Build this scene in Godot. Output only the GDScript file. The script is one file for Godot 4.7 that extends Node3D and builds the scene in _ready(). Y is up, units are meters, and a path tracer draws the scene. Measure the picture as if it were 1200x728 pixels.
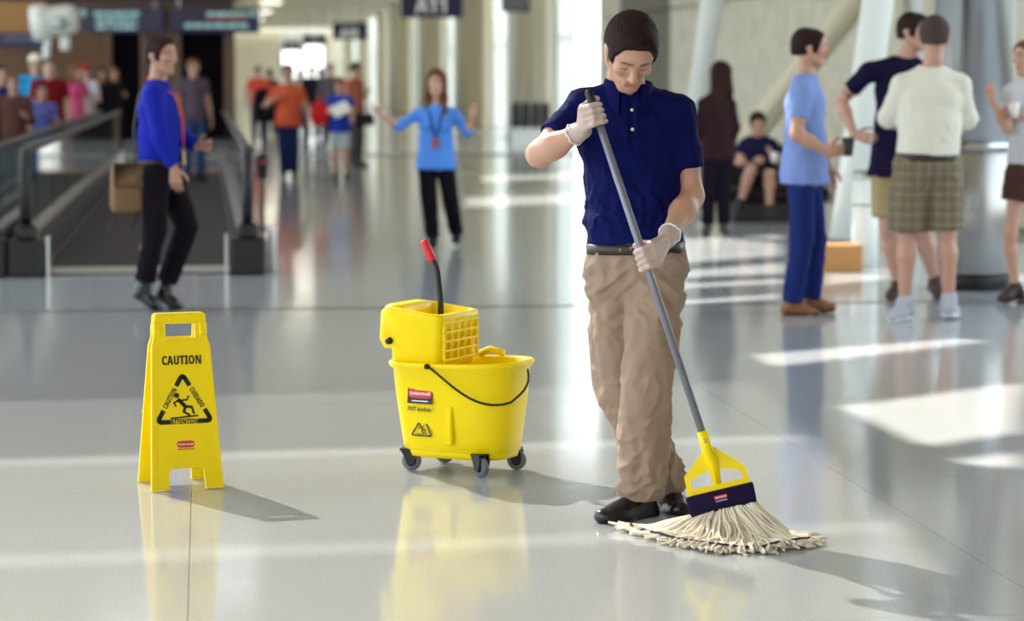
extends Node3D
# An airport concourse: a cleaner mopping a polished floor, a caution sign and a mop bucket,
# travellers behind. World: camera at the origin's eye height, looking along -Z; the hall's own
# axis is turned by HALL (radians) from that. Units are metres.

const FOCAL := 3000.0            # focal length in pixels of a 1200 x 728 frame
const EYE := 1.5
const PITCH := 0.09107
const HALL := 0.1194
const SUN := Vector3(-0.441, 0.588, -0.679)   # towards the sun

var M := {}
var used := {}
var rng := RandomNumberGenerator.new()

# ---------------------------------------------------------------- placing
func pt(px: float, py: float, z: float) -> Vector3:
	var u := (px - 600.0) / FOCAL
	var v := (364.0 - py) / FOCAL
	var d := Vector3(u, v * cos(PITCH) - sin(PITCH), -v * sin(PITCH) - cos(PITCH))
	return Vector3(0, EYE, 0) + d * (z / -d.z)

func ground(px: float, py: float) -> Vector3:
	var u := (px - 600.0) / FOCAL
	var v := (364.0 - py) / FOCAL
	var d := Vector3(u, v * cos(PITCH) - sin(PITCH), -v * sin(PITCH) - cos(PITCH))
	return Vector3(0, EYE, 0) + d * (EYE / -d.y)

func hall(u: float, y: float, w: float) -> Vector3:
	return Basis(Vector3.UP, HALL) * Vector3(u, y, -w)

func numbered(called: String) -> String:
	if not used.has(called):
		used[called] = 0
		return called
	used[called] += 1
	return "%s_%03d" % [called, used[called]]

func tag(o: Node, label: String, category: String, group := "", kind := "") -> Node:
	if label: o.set_meta("label", label)
	if category: o.set_meta("category", category)
	if group: o.set_meta("group", group)
	if kind: o.set_meta("kind", kind)
	return o

func thing(called: String, label: String, category: String, at := Vector3.ZERO, turn := 0.0, group := "") -> Node3D:
	var o := Node3D.new()
	o.name = numbered(called)
	add_child(o)
	o.position = at
	o.rotation.y = turn
	tag(o, label, category, group)
	return o

func part(called: String, mesh: Mesh, mat: Material, parent: Node, at := Vector3.ZERO) -> MeshInstance3D:
	var o := MeshInstance3D.new()
	o.name = called if parent != self else numbered(called)
	o.mesh = mesh
	o.material_override = mat
	o.position = at
	parent.add_child(o, true)
	return o

func structure(called: String, at := Vector3.ZERO, turn := 0.0) -> Node3D:
	var o := Node3D.new()
	o.name = numbered(called)
	add_child(o)
	o.position = at
	o.rotation.y = turn
	o.set_meta("kind", "structure")
	return o

# ---------------------------------------------------------------- materials
func rgb(r: float, g: float, b: float) -> Color:
	return Color(r / 255.0, g / 255.0, b / 255.0)

func mat(c: Color, rough := 0.6, metal := 0.0) -> StandardMaterial3D:
	var m := StandardMaterial3D.new()
	m.albedo_color = c
	m.roughness = rough
	m.metallic = metal
	return m

var cloth_bump: NoiseTexture2D
func noise_tex(size: int, freq: float, octaves := 3, ramp: Gradient = null, sd := 1, kind := FastNoiseLite.TYPE_SIMPLEX_SMOOTH) -> NoiseTexture2D:
	var n := FastNoiseLite.new()
	n.noise_type = kind
	n.seed = sd
	n.frequency = freq
	n.fractal_octaves = octaves
	var t := NoiseTexture2D.new()
	t.width = size
	t.height = size
	t.seamless = true
	t.noise = n
	if ramp: t.color_ramp = ramp
	return t

func ramp(points: Array) -> Gradient:
	var g := Gradient.new()
	var o := PackedFloat32Array()
	var c := PackedColorArray()
	for p in points:
		o.append(p[0])
		c.append(p[1])
	g.offsets = o
	g.colors = c
	return g

func cloth(c: Color, rough := 0.85, bump := 0.05) -> StandardMaterial3D:
	var m := mat(c, rough)
	m.rim_enabled = true
	m.rim = 0.06
	m.metallic_specular = .22
	m.rim_tint = 0.6
	if cloth_bump == null: cloth_bump = noise_tex(256, 0.09, 3, null, 7)
	m.heightmap_enabled = bump > 0.0
	m.heightmap_texture = cloth_bump
	m.heightmap_scale = bump
	m.uv1_triplanar = true
	m.uv1_scale = Vector3(9, 9, 9)
	return m

func glass(c: Color, alpha: float, rough := 0.02) -> StandardMaterial3D:
	var m := mat(Color(c.r, c.g, c.b, alpha), rough)
	m.transparency = BaseMaterial3D.TRANSPARENCY_ALPHA
	return m

# ---------------------------------------------------------------- hard shapes
class Shape:
	var st := SurfaceTool.new()
	var x := Transform3D()
	func _init(smooth := false) -> void:
		st.begin(Mesh.PRIMITIVE_TRIANGLES)
		st.set_smooth_group(0 if smooth else -1)
	func smooth(on: bool) -> Shape:
		st.set_smooth_group(0 if on else -1)
		return self
	func tri(a: Vector3, b: Vector3, c: Vector3) -> void:      # counter-clockwise from outside
		st.add_vertex(x * a)
		st.add_vertex(x * c)
		st.add_vertex(x * b)
	func quad(a: Vector3, b: Vector3, c: Vector3, d: Vector3) -> void:
		tri(a, b, c)
		tri(a, c, d)
	func done() -> ArrayMesh:
		st.generate_normals()
		return st.commit()
	# a box with chamfered edges
	func box(c: Vector3, s: Vector3, ch := 0.0) -> Shape:
		var h := s * 0.5
		if ch <= 0.0:
			var v := []
			for i in 8: v.append(c + Vector3(h.x * (1 if i & 1 else -1), h.y * (1 if i & 2 else -1), h.z * (1 if i & 4 else -1)))
			for f in [[0, 2, 3, 1], [4, 5, 7, 6], [0, 1, 5, 4], [2, 6, 7, 3], [0, 4, 6, 2], [1, 3, 7, 5]]:
				quad(v[f[0]], v[f[1]], v[f[2]], v[f[3]])
			return self
		ch = minf(ch, minf(h.x, minf(h.y, h.z)) * 0.9)
		for ax in 3:
			for sg in [-1.0, 1.0]:
				var n := Vector3.ZERO
				n[ax] = sg
				var a1 := (ax + 1) % 3
				var a2 := (ax + 2) % 3
				var q := []
				for e in [[-1, -1], [1, -1], [1, 1], [-1, 1]]:
					var p := n * h[ax]
					p[a1] = e[0] * (h[a1] - ch)
					p[a2] = e[1] * (h[a2] - ch)
					q.append(c + p)
				if sg > 0: quad(q[0], q[1], q[2], q[3])
				else: quad(q[3], q[2], q[1], q[0])
		for ax in 3:
			var a1 := (ax + 1) % 3
			var a2 := (ax + 2) % 3
			for s1 in [-1.0, 1.0]:
				for s2 in [-1.0, 1.0]:
					var p := []
					for k in 4:
						var v := Vector3.ZERO
						v[ax] = (h[ax] - ch) * (-1.0 if k == 0 or k == 3 else 1.0)
						v[a1] = s1 * (h[a1] if k < 2 else h[a1] - ch)
						v[a2] = s2 * (h[a2] - ch if k < 2 else h[a2])
						p.append(c + v)
					if s1 * s2 > 0: quad(p[0], p[1], p[2], p[3])
					else: quad(p[3], p[2], p[1], p[0])
		for i in 8:
			var sg := Vector3(1 if i & 1 else -1, 1 if i & 2 else -1, 1 if i & 4 else -1)
			var a := c + sg * Vector3(h.x, h.y - ch, h.z - ch)
			var b := c + sg * Vector3(h.x - ch, h.y, h.z - ch)
			var d := c + sg * Vector3(h.x - ch, h.y - ch, h.z)
			if sg.x * sg.y * sg.z > 0: tri(a, b, d)
			else: tri(a, d, b)
		return self
	# a tube along points; radius may be one number or one per point
	func tube(p: PackedVector3Array, rad, sides := 8, caps := true, flat := 1.0) -> Shape:
		var rings := []
		var ref := Vector3.UP
		if absf((p[1] - p[0]).normalized().dot(ref)) > 0.9: ref = Vector3.RIGHT
		for i in p.size():
			var t := (p[mini(i + 1, p.size() - 1)] - p[maxi(i - 1, 0)]).normalized()
			var s := t.cross(ref).normalized()
			var u := s.cross(t)
			ref = u
			var r: float = rad if rad is float else rad[i]
			var ring := PackedVector3Array()
			for k in sides:
				var a := TAU * k / sides
				ring.append(p[i] + s * cos(a) * r + u * sin(a) * r * flat)
			rings.append(ring)
		for i in p.size() - 1:
			for k in sides:
				var n := (k + 1) % sides
				quad(rings[i][n], rings[i][k], rings[i + 1][k], rings[i + 1][n])
		if caps:
			for k in range(1, sides - 1):
				tri(rings[0][0], rings[0][k], rings[0][k + 1])
				var e: PackedVector3Array = rings[-1]
				tri(e[0], e[k + 1], e[k])
		return self
	# rings of equal size, joined in order (counter-clockwise seen from the end)
	func loft(rings: Array, cap0 := true, cap1 := true) -> Shape:
		var n: int = rings[0].size()
		for i in rings.size() - 1:
			for k in n:
				var m := (k + 1) % n
				quad(rings[i][k], rings[i][m], rings[i + 1][m], rings[i + 1][k])
		if cap0:
			var c := Vector3.ZERO
			for v in rings[0]: c += v / n
			for k in n: tri(c, rings[0][(k + 1) % n], rings[0][k])
		if cap1:
			var c := Vector3.ZERO
			for v in rings[-1]: c += v / n
			for k in n: tri(c, rings[-1][k], rings[-1][(k + 1) % n])
		return self
	# profile of (radius, height) turned about +y
	func lathe(prof: Array, at := Vector3.ZERO, sides := 24) -> Shape:
		var rings := []
		for q in prof:
			var ring := PackedVector3Array()
			for k in sides:
				var a := TAU * k / sides
				ring.append(at + Vector3(sin(a) * q[0], q[1], cos(a) * q[0]))
			rings.append(ring)
		return loft(rings)
	# flat outline in x,y extruded along z from z0 to z1 (outline counter-clockwise)
	func slab(o: PackedVector2Array, z0: float, z1: float) -> Shape:
		if Geometry2D.is_polygon_clockwise(o): o.reverse()
		var t := Geometry2D.triangulate_polygon(o)
		for i in range(0, t.size(), 3):
			var a := o[t[i]]
			var b := o[t[i + 1]]
			var c := o[t[i + 2]]
			if (b - a).cross(c - a) < 0.0:
				var w := b
				b = c
				c = w
			tri(Vector3(a.x, a.y, z1), Vector3(b.x, b.y, z1), Vector3(c.x, c.y, z1))
			tri(Vector3(a.x, a.y, z0), Vector3(c.x, c.y, z0), Vector3(b.x, b.y, z0))
		for i in o.size():
			var a := o[i]
			var b := o[(i + 1) % o.size()]
			quad(Vector3(a.x, a.y, z0), Vector3(b.x, b.y, z0), Vector3(b.x, b.y, z1), Vector3(a.x, a.y, z1))
		return self

func box_mesh(s: Vector3, ch := 0.0) -> ArrayMesh:
	return Shape.new().box(Vector3.ZERO, s, ch).done()

func rounded_ring(w: float, d: float, r: float, y: float, per := 5, off := Vector3.ZERO) -> PackedVector3Array:
	var out := PackedVector3Array()
	r = minf(r, minf(w, d) * 0.499)
	for q in 4:
		var sx: float = [1, 1, -1, -1][q]
		var sz: float = [1, -1, -1, 1][q]
		var c := Vector3(sx * (w * 0.5 - r), y, sz * (d * 0.5 - r)) + off
		for k in per + 1:
			var a := (q * 0.5 * PI) + (k * 0.5 * PI / per)
			out.append(c + Vector3(sin(a) * r, 0, cos(a) * r))
	return out

func words(txt: String, width: float, height: float, depth := 0.001) -> MeshInstance3D:
	# lettering fitted into width x height
	var f := SystemFont.new()
	f.font_names = PackedStringArray(["Droid Sans"])
	f.font_weight = 700
	var fv := FontVariation.new()
	fv.base_font = f
	fv.variation_embolden = .5 if txt == txt.to_upper() else 0.0
	var t := TextMesh.new()
	t.text = txt
	t.font = fv
	t.font_size = 48
	t.pixel_size = .01
	t.depth = depth
	t.curve_step = 2.0
	var box := t.get_aabb()
	var o := MeshInstance3D.new()
	o.mesh = t
	var sc := Vector3(width / maxf(box.size.x, .01), height / maxf(box.size.y, .01), 1.0)
	o.scale = sc
	o.set_meta("mid", box.get_center() * sc)
	return o

func letter(txt: String, width: float, height: float, depth: float, m: Material, parent: Node, at: Vector3, turn := 0.0, called := "lettering") -> void:
	var o := words(txt, width, height, depth)
	o.name = called
	o.material_override = m
	var mid: Vector3 = o.get_meta("mid")
	o.remove_meta("mid")
	o.rotation.z = turn
	o.position = at - Basis(Vector3(0, 0, 1), turn) * Vector3(mid.x, mid.y, 0)
	parent.add_child(o, true)

# ---------------------------------------------------------------- soft shapes: a field of tapered, flattened capsules joined smoothly
class Field:
	var pr := []
	func seg(a: Vector3, b: Vector3, r0: float, r1: float, side := Vector3.ZERO, q := 1.0, flat := 0, k := -1.0, sub := false) -> Field:
		pr.append([a, b, r0, r1, side, q, flat, k, sub])
		return self
	func ball(a: Vector3, r: float, side := Vector3.ZERO, q := 1.0, k := -1.0, sub := false) -> Field:
		return seg(a, a, r, r, side, q, 0, k, sub)
	func build(h: float, kk: float) -> Array:
		var lo := Vector3.ONE * 1e9
		var hi := Vector3.ONE * -1e9
		for p in pr:
			if p[8]: continue
			var rr := Vector3.ONE * maxf(p[2], p[3]) * maxf(1.0, p[5])
			lo = lo.min(p[0] - rr).min(p[1] - rr)
			hi = hi.max(p[0] + rr).max(p[1] + rr)
		lo -= Vector3.ONE * h * 3.0
		hi += Vector3.ONE * h * 3.0
		var nx := int((hi.x - lo.x) / h) + 2
		var ny := int((hi.y - lo.y) / h) + 2
		var nz := int((hi.z - lo.z) / h) + 2
		var f := PackedFloat32Array()
		f.resize(nx * ny * nz)
		f.fill(9.0)
		for p in pr:
			var a: Vector3 = p[0]
			var b: Vector3 = p[1]
			var r0: float = p[2]
			var r1: float = p[3]
			var s: Vector3 = p[4]
			var q: float = p[5]
			var flat: int = p[6]
			var k: float = p[7] if p[7] >= 0.0 else kk
			var sub: bool = p[8]
			var round := q == 1.0 or s == Vector3.ZERO
			var iq := 1.0 / (q * q)
			var mq := minf(1.0, q)
			var dl := b - a
			var l2 := dl.length_squared()
			var il2 := 1.0 / l2 if l2 > 1e-10 else 0.0
			var ln := sqrt(l2)
			var big := maxf(r0, r1) * maxf(1.0, q) + k + h * 2.5
			var x0 := maxi(int((minf(a.x, b.x) - big - lo.x) / h), 0)
			var x1 := mini(int((maxf(a.x, b.x) + big - lo.x) / h) + 1, nx - 1)
			var y0 := maxi(int((minf(a.y, b.y) - big - lo.y) / h), 0)
			var y1 := mini(int((maxf(a.y, b.y) + big - lo.y) / h) + 1, ny - 1)
			var z0 := maxi(int((minf(a.z, b.z) - big - lo.z) / h), 0)
			var z1 := mini(int((maxf(a.z, b.z) + big - lo.z) / h) + 1, nz - 1)
			var dr := r1 - r0
			var k4 := 0.25 / maxf(k, 1e-6)
			for iz in range(z0, z1 + 1):
				for iy in range(y0, y1 + 1):
					var v := lo + Vector3(x0, iy, iz) * h - a
					var i := (iz * ny + iy) * nx + x0
					for ix in range(x0, x1 + 1):
						var t0 := v.dot(dl) * il2
						var t := clampf(t0, 0.0, 1.0)
						var tw := t
						if flat: tw = t0 if (t0 < 0.0 and flat & 1) or (t0 > 1.0 and flat & 2) else t
						var w := v - dl * tw
						var d: float
						if round:
							d = w.length() - (r0 + dr * t)
						else:
							var su := w.dot(s)
							d = (sqrt(su * su + (w.length_squared() - su * su) * iq) - (r0 + dr * t)) * mq
						if tw != t: d = maxf(d, (-t0 if t0 < 0.0 else t0 - 1.0) * ln)
						var g := f[i]
						if sub:
							d = -d
							if d > g - k:
								if d >= g + k: f[i] = d
								else:
									var e := k - absf(d - g)
									f[i] = maxf(d, g) + e * e * k4
						elif d < g + k:
							if d <= g - k: f[i] = d
							else:
								var e := k - absf(d - g)
								f[i] = minf(d, g) - e * e * k4
						i += 1
						v.x += h
		# surface nets
		var lim := h * 1.9
		var vid := {}
		var verts := PackedVector3Array()
		var cells := PackedInt32Array()
		var sy := nx
		var sz := nx * ny
		var last := f.size() - sz - sy - 1
		var off := [0, 1, sy, sy + 1, sz, sz + 1, sz + sy, sz + sy + 1]
		var cx := [0, 1, 0, 1, 0, 1, 0, 1]
		var edges := [[0, 1], [2, 3], [4, 5], [6, 7], [0, 2], [1, 3], [4, 6], [5, 7], [0, 4], [1, 5], [2, 6], [3, 7]]
		var corner := []
		for i in 8: corner.append(Vector3(i & 1, (i >> 1) & 1, (i >> 2) & 1))
		for i in last:
			var f0 := f[i]
			if f0 > lim or f0 < -lim: continue
			var f1 := f[i + 1]
			var f2 := f[i + sy]
			var f3 := f[i + sy + 1]
			var f4 := f[i + sz]
			var f5 := f[i + sz + 1]
			var f6 := f[i + sz + sy]
			var f7 := f[i + sz + sy + 1]
			var m := int(f0 < 0) + int(f1 < 0) + int(f2 < 0) + int(f3 < 0) + int(f4 < 0) + int(f5 < 0) + int(f6 < 0) + int(f7 < 0)
			if m == 0 or m == 8: continue
			var ff := [f0, f1, f2, f3, f4, f5, f6, f7]
			var sum := Vector3.ZERO
			var cnt := 0
			for e in edges:
				var ea: float = ff[e[0]]
				var eb: float = ff[e[1]]
				if (ea < 0.0) != (eb < 0.0):
					sum += (corner[e[0]] as Vector3).lerp(corner[e[1]], ea / (ea - eb))
					cnt += 1
			var ix := i % nx
			var iy := (i / nx) % ny
			var iz := i / sz
			vid[i] = verts.size()
			cells.append(i)
			verts.append(lo + (Vector3(ix, iy, iz) + sum / cnt) * h)
		var idx := PackedInt32Array()
		var nrm := PackedVector3Array()
		nrm.resize(verts.size())
		var ax := [[1, sy, sz], [sy, sz, 1], [sz, 1, sy]]
		for i in cells:
			var in0 := f[i] < 0.0
			for e in ax:
				var in1 := f[i + e[0]] < 0.0
				if in0 == in1: continue
				var c0 = vid.get(i - e[1] - e[2], -1)
				var c1 = vid.get(i - e[2], -1)
				var c3 = vid.get(i - e[1], -1)
				if c0 < 0 or c1 < 0 or c3 < 0: continue
				var q := [c0, c1, vid[i], c3]
				if not in0: q = [c3, vid[i], c1, c0]
				var n := (verts[q[2]] - verts[q[0]]).cross(verts[q[3]] - verts[q[1]])
				for j in q: nrm[j] += n
				idx.append_array([q[0], q[2], q[1], q[0], q[3], q[2]])
		for i in nrm.size(): nrm[i] = nrm[i].normalized()
		return [verts, nrm, idx]

class Soft:      # collects field meshes into one ArrayMesh
	var v := PackedVector3Array()
	var n := PackedVector3Array()
	var c := PackedColorArray()
	var i := PackedInt32Array()
	func add(a: Array, x: Transform3D, colour: Callable) -> Soft:
		var from := v.size()
		for k in a[0].size():
			v.append(x * a[0][k])
			n.append((x.basis * a[1][k]).normalized())
			c.append(colour.call(a[0][k]))
		for k in a[2]: i.append(k + from)
		return self
	func move(disp: Callable) -> Soft:      # along the normal, then fresh normals
		for k in v.size(): v[k] += n[k] * disp.call(v[k], n[k])
		var m := PackedVector3Array()
		m.resize(v.size())
		for t in range(0, i.size(), 3):
			var q := (v[i[t + 2]] - v[i[t]]).cross(v[i[t + 1]] - v[i[t]])
			m[i[t]] += q
			m[i[t + 1]] += q
			m[i[t + 2]] += q
		for k in m.size(): n[k] = m[k].normalized()
		return self
	func floor_at(y: float) -> Soft:
		for k in v.size(): v[k].y = maxf(v[k].y, y)
		return self
	func done() -> ArrayMesh:
		var a := []
		a.resize(Mesh.ARRAY_MAX)
		a[Mesh.ARRAY_VERTEX] = v
		a[Mesh.ARRAY_NORMAL] = n
		a[Mesh.ARRAY_COLOR] = c
		a[Mesh.ARRAY_INDEX] = i
		var m := ArrayMesh.new()
		m.add_surface_from_arrays(Mesh.PRIMITIVE_TRIANGLES, a)
		return m

# ---------------------------------------------------------------- people
func head_field(m: float, fem: bool) -> Field:
	var f := Field.new()
	var X := Vector3.RIGHT
	f.seg(Vector3(0, .036, -.028) * m, Vector3(0, .034, .012) * m, .082 * m, .077 * m, X, 1.07)
	f.seg(Vector3(0, .015, .038) * m, Vector3(0, -.062, .042) * m, .059 * m, .045 * m, X, .9)
	var j := .9 if fem else 1.0
	for s in [-1.0, 1.0]:
		f.seg(Vector3(s * .054 * j, -.042, .0) * m, Vector3(s * .018 * j, -.098, .06) * m, .024 * m, .019 * m)
		f.ball(Vector3(s * .043, -.018, .062) * m, .022 * m)
		f.seg(Vector3(s * .014, .026, .086) * m, Vector3(s * .048, .024, .066) * m, .011 * m, .01 * m, Vector3.ZERO, 1.0, 0, .012)
		f.ball(Vector3(s * .03, .002, .095) * m, .014 * m, X, .8, .012, true)
		f.ball(Vector3(s * .031, .002, .0725) * m, .0132 * m, X, 1.0, .003)
		f.ball(Vector3(s * .011, -.036, .094) * m, .0085 * m, X, 1.0, .008)
		f.seg(Vector3(s * .081, .004, -.014) * m, Vector3(s * .077, -.026, -.004) * m, .0095 * m, .0068 * m, X, 2.3, 0, .006)
	f.ball(Vector3(0, -.1, .066) * m, .017 * m)
	f.seg(Vector3(0, .012, .086) * m, Vector3(0, -.031, .109) * m, .0085 * m, .0132 * m, X, 1.0, 0, .012)
	f.seg(Vector3(-.018, -.0625, .078) * m, Vector3(.018, -.0625, .078) * m, .0075 * m, .0075 * m, X, 1.0, 0, .006)
	f.seg(Vector3(-.015, -.073, .078) * m, Vector3(.015, -.073, .078) * m, .0085 * m, .0085 * m, X, 1.0, 0, .006)
	f.ball(Vector3(0, -.068, .094) * m, .0015 * m, X, 1.0, .003, true)
	f.seg(Vector3(0, -.03, -.02) * m, Vector3(0, -.125, -.03) * m, .056 * m, .054 * m)
	return f

func face_colour(skin: Color, m: float, down: bool, brow: Color) -> Callable:
	var lip := Color(skin.r * .86, skin.g * .66, skin.b * .64)
	var lash := skin.lerp(brow, .75)
	return func(v: Vector3) -> Color:
		var q := v / m
		if q.z < .05: return skin
		var ax := absf(q.x)
		if ax < .02 and q.y < -.0575 and q.y > -.0785 and q.z > .07: return lip
		var by := q.y - (.0285 - .12 * (ax - .014) - 2.5 * (ax - .03) * (ax - .03))
		if ax > .011 and ax < .05 and absf(by) < .0052 - .05 * maxf(ax - .03, 0.0) and q.z > .055: return skin.lerp(brow, .8)
		var ex := ax - .031
		var ey := q.y - .002
		if down:
			if absf(ex) < .0135 and absf(q.y + .0045 - 12.0 * ex * ex) < .0022: return lash
			return skin
		if ex * ex / 2.2 + ey * ey * 1.8 < .000075:
			return Color(.03, .02, .015) if ex * ex + ey * ey < .00004 else Color(.62, .58, .55)
		return skin

func hand_field(f: Field, W: Vector3, dir: Vector3, pn: Vector3, ts: float, m: float, curl: float) -> void:
	dir = dir.normalized()
	pn = (pn - dir * pn.dot(dir)).normalized()
	var ac := dir.cross(pn).normalized() * ts       # towards the thumb
	f.seg(W - dir * .02 * m, W + dir * .03 * m, .024 * m, .026 * m, ac, .75)
	var lens := [.074, .082, .076, .06]
	for i in 4:
		var o: float = [.031, .0105, -.0105, -.03][i]
		var p: Vector3 = W + (dir * [.092, .096, .092, .084][i] + ac * o) * m
		f.seg(W + (dir * .02 + ac * o * .5) * m, p, .015 * m, .0115 * m)
		var a := curl * (.7 + .15 * i)
		var l: float = lens[i] * m
		var r := .0088 * m
		for k in 3:
			var d := dir * cos(a) + pn * sin(a) + ac * o * .8
			var n: Vector3 = p + d.normalized() * l * [.45, .3, .25][k]
			f.seg(p, n, r, r * .9, Vector3.ZERO, 1.0, 0, .003)
			p = n
			r *= .9
			a += curl * .9
	var t := W + (dir * .02 + ac * .022 + pn * .008) * m
	for k in 3:
		var d: Vector3 = (dir * [.55, .8, .95][k] + ac * [.75, .45, .15][k] + pn * [.35, .4, .45][k]).normalized()
		var n: Vector3 = t + d * [.042, .034, .028][k] * m
		f.seg(t, n, [.016, .0115, .01][k] * m, [.0115, .01, .0085][k] * m, Vector3.ZERO, 1.0, 0, .005)
		t = n

# a hand closed round a bar. C: middle of the grip, A: along the bar towards the thumb, N: from the bar to the palm, turn: +1 or -1
func grip_field(f: Field, W: Vector3, C: Vector3, A: Vector3, N: Vector3, turn: float, bar: float, grow := 0.0) -> void:
	N = (N - A * N.dot(A)).normalized()
	var T := A.cross(N) * turn
	var at := func(phi: float, r: float, al: float) -> Vector3:
		return C + A * al + (N * cos(phi) + T * sin(phi)) * r
	var rr := .0088 + grow
	for i in 4:
		var al: float = [.03, .0105, -.0095, -.028][i]
		var th: float = [.0, .06, .02, -.12][i]
		var k0: Vector3 = at.call(.25 + th, bar + .026, al)
		var k1: Vector3 = at.call(1.35 + th, bar + .0155, al - .003)
		var k2: Vector3 = at.call(2.35 + th, bar + .0095, al - .004)
		var k3: Vector3 = at.call(3.3 + th, bar + .0085, al - .004)
		f.seg(W, k0, .021 + grow, .0125 + grow)
		f.seg(k0, k1, .0108 + grow, rr + .0008, Vector3.ZERO, 1.0, 0, .0035)
		f.seg(k1, k2, rr + .0004, rr, Vector3.ZERO, 1.0, 0, .0025)
		f.seg(k2, k3, rr, rr - .001, Vector3.ZERO, 1.0, 0, .0025)
	var t0: Vector3 = at.call(-.35, bar + .026, .036)
	var t1: Vector3 = at.call(-1.1, bar + .017, .047)
	var t2: Vector3 = at.call(-2.2, bar + .0115, .05)
	f.seg(W.lerp(t0, .3), t0, .019 + grow, .014 + grow)
	f.seg(t0, t1, .013 + grow, .0112 + grow, Vector3.ZERO, 1.0, 0, .004)
	f.seg(t1, t2, .0112 + grow, .0095 + grow, Vector3.ZERO, 1.0, 0, .004)

func hair_mesh(x: Transform3D, m: float, style: String, cell: float, col: Callable, len := .3) -> ArrayMesh:
	var f := Field.new()
	var X := Vector3.RIGHT
	var g := .008 if style == "short" else .012
	f.seg(Vector3(0, .036, -.03) * m, Vector3(0, .034, .014) * m, (.083 + g) * m, (.077 + g) * m, X, 1.075)
	f.ball(Vector3(0, -.02, -.05) * m, (.07 + g * .5) * m)
	if style == "long":
		for s in [-1.0, 1.0]:
			f.seg(Vector3(s * .07, .03, -.01) * m, Vector3(s * .082, -.14, .0) * m, .03 * m, .034 * m)
			f.seg(Vector3(s * .082, -.14, .0) * m, Vector3(s * .08, -.12 - len * .6, .03) * m, .034 * m, .02 * m)
		f.seg(Vector3(0, 0, -.06) * m, Vector3(0, -.1 - len * .7, -.085) * m, .09 * m, .078 * m, X, .45)
	elif style == "bun":
		f.ball(Vector3(0, .1, -.08) * m, .035 * m)
	if style == "long":
		var n := Vector3(0, .5, -.87).normalized()
		var o := Vector3(0, .055, .085)
		f.ball((o - n * .3) * m, .3 * m, X, 1.0, .004, true)
		f.seg(Vector3(0, .0, .09) * m, Vector3(0, -.3, .1) * m, .058 * m, .05 * m, X, 1.2, 0, .006, true)
	else:
		# open at the face, clear of the ears, ending at the nape
		f.seg(Vector3(-.026, .024, .118) * m, Vector3(.026, .024, .118) * m, .064 * m, .064 * m, X, 1.0, 0, .006, true)
		f.seg(Vector3(0, -.04, .118) * m, Vector3(0, -.2, .13) * m, .08 * m, .09 * m, X, 1.0, 0, .01, true)
		for e in [-1.0, 1.0]:
			f.seg(Vector3(e * .055, .012, .085) * m, Vector3(e * .062, -.1, .075) * m, .034 * m, .05 * m, X, 1.0, 0, .006, true)
			f.seg(Vector3(e * .1, -.005, .0) * m, Vector3(e * .09, -.14, -.02) * m, .03 * m, .05 * m, X, 1.0, 0, .008, true)
		f.ball(Vector3(0, -1.035, .0) * m, 1.0 * m, X, 1.0, .012, true)
	var s := Soft.new()
	s.add(f.build(cell, .02), x, col)
	var nz := FastNoiseLite.new()
	nz.frequency = 120.0
	nz.seed = 4
	s.move(func(v: Vector3, _n: Vector3) -> float: return .005 * nz.get_noise_3d(v.x, v.y * .5, v.z))
	return s.done()

func white(_v: Vector3) -> Color:
	return Color.WHITE

func head_frame(p: Dictionary) -> Basis:
	return Basis.from_euler(Vector3(deg_to_rad(p.get("pitch", 0.0)), deg_to_rad(p.get("yaw", 0.0)), deg_to_rad(p.get("roll", 0.0))), EULER_ORDER_YXZ)

func shoe_mesh(A: Vector3, T: Vector3, m: float, cell: float, low: float, fat := 1.0) -> ArrayMesh:
	var f := Field.new()
	var d := T - A
	var flat := Vector3(d.x, 0, d.z)
	if flat.length() < .03: flat = Vector3(0, 0, .03)
	var s := flat.normalized().cross(Vector3.UP)
	var heel := A - flat.normalized() * .035 * m
	heel.y = A.y - .045 * m
	var ball := heel.lerp(T, .68)
	f.seg(heel, ball, .036 * m * fat, .045 * m * fat, s, .85)
	f.seg(ball, T, .045 * m * fat, .034 * m * fat, s, .72)
	f.seg(A, heel.lerp(T, .5) + Vector3(0, .018, 0), .043 * m * fat, .036 * m * fat)
	f.seg(A + Vector3(0, .015, 0), heel, .042 * m * fat, .036 * m * fat)
	var soft := Soft.new()
	soft.add(f.build(cell, .025), Transform3D(), white)
	soft.floor_at(low)
	soft.move(func(_v: Vector3, _n: Vector3) -> float: return 0.0)
	return soft.done()

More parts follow.
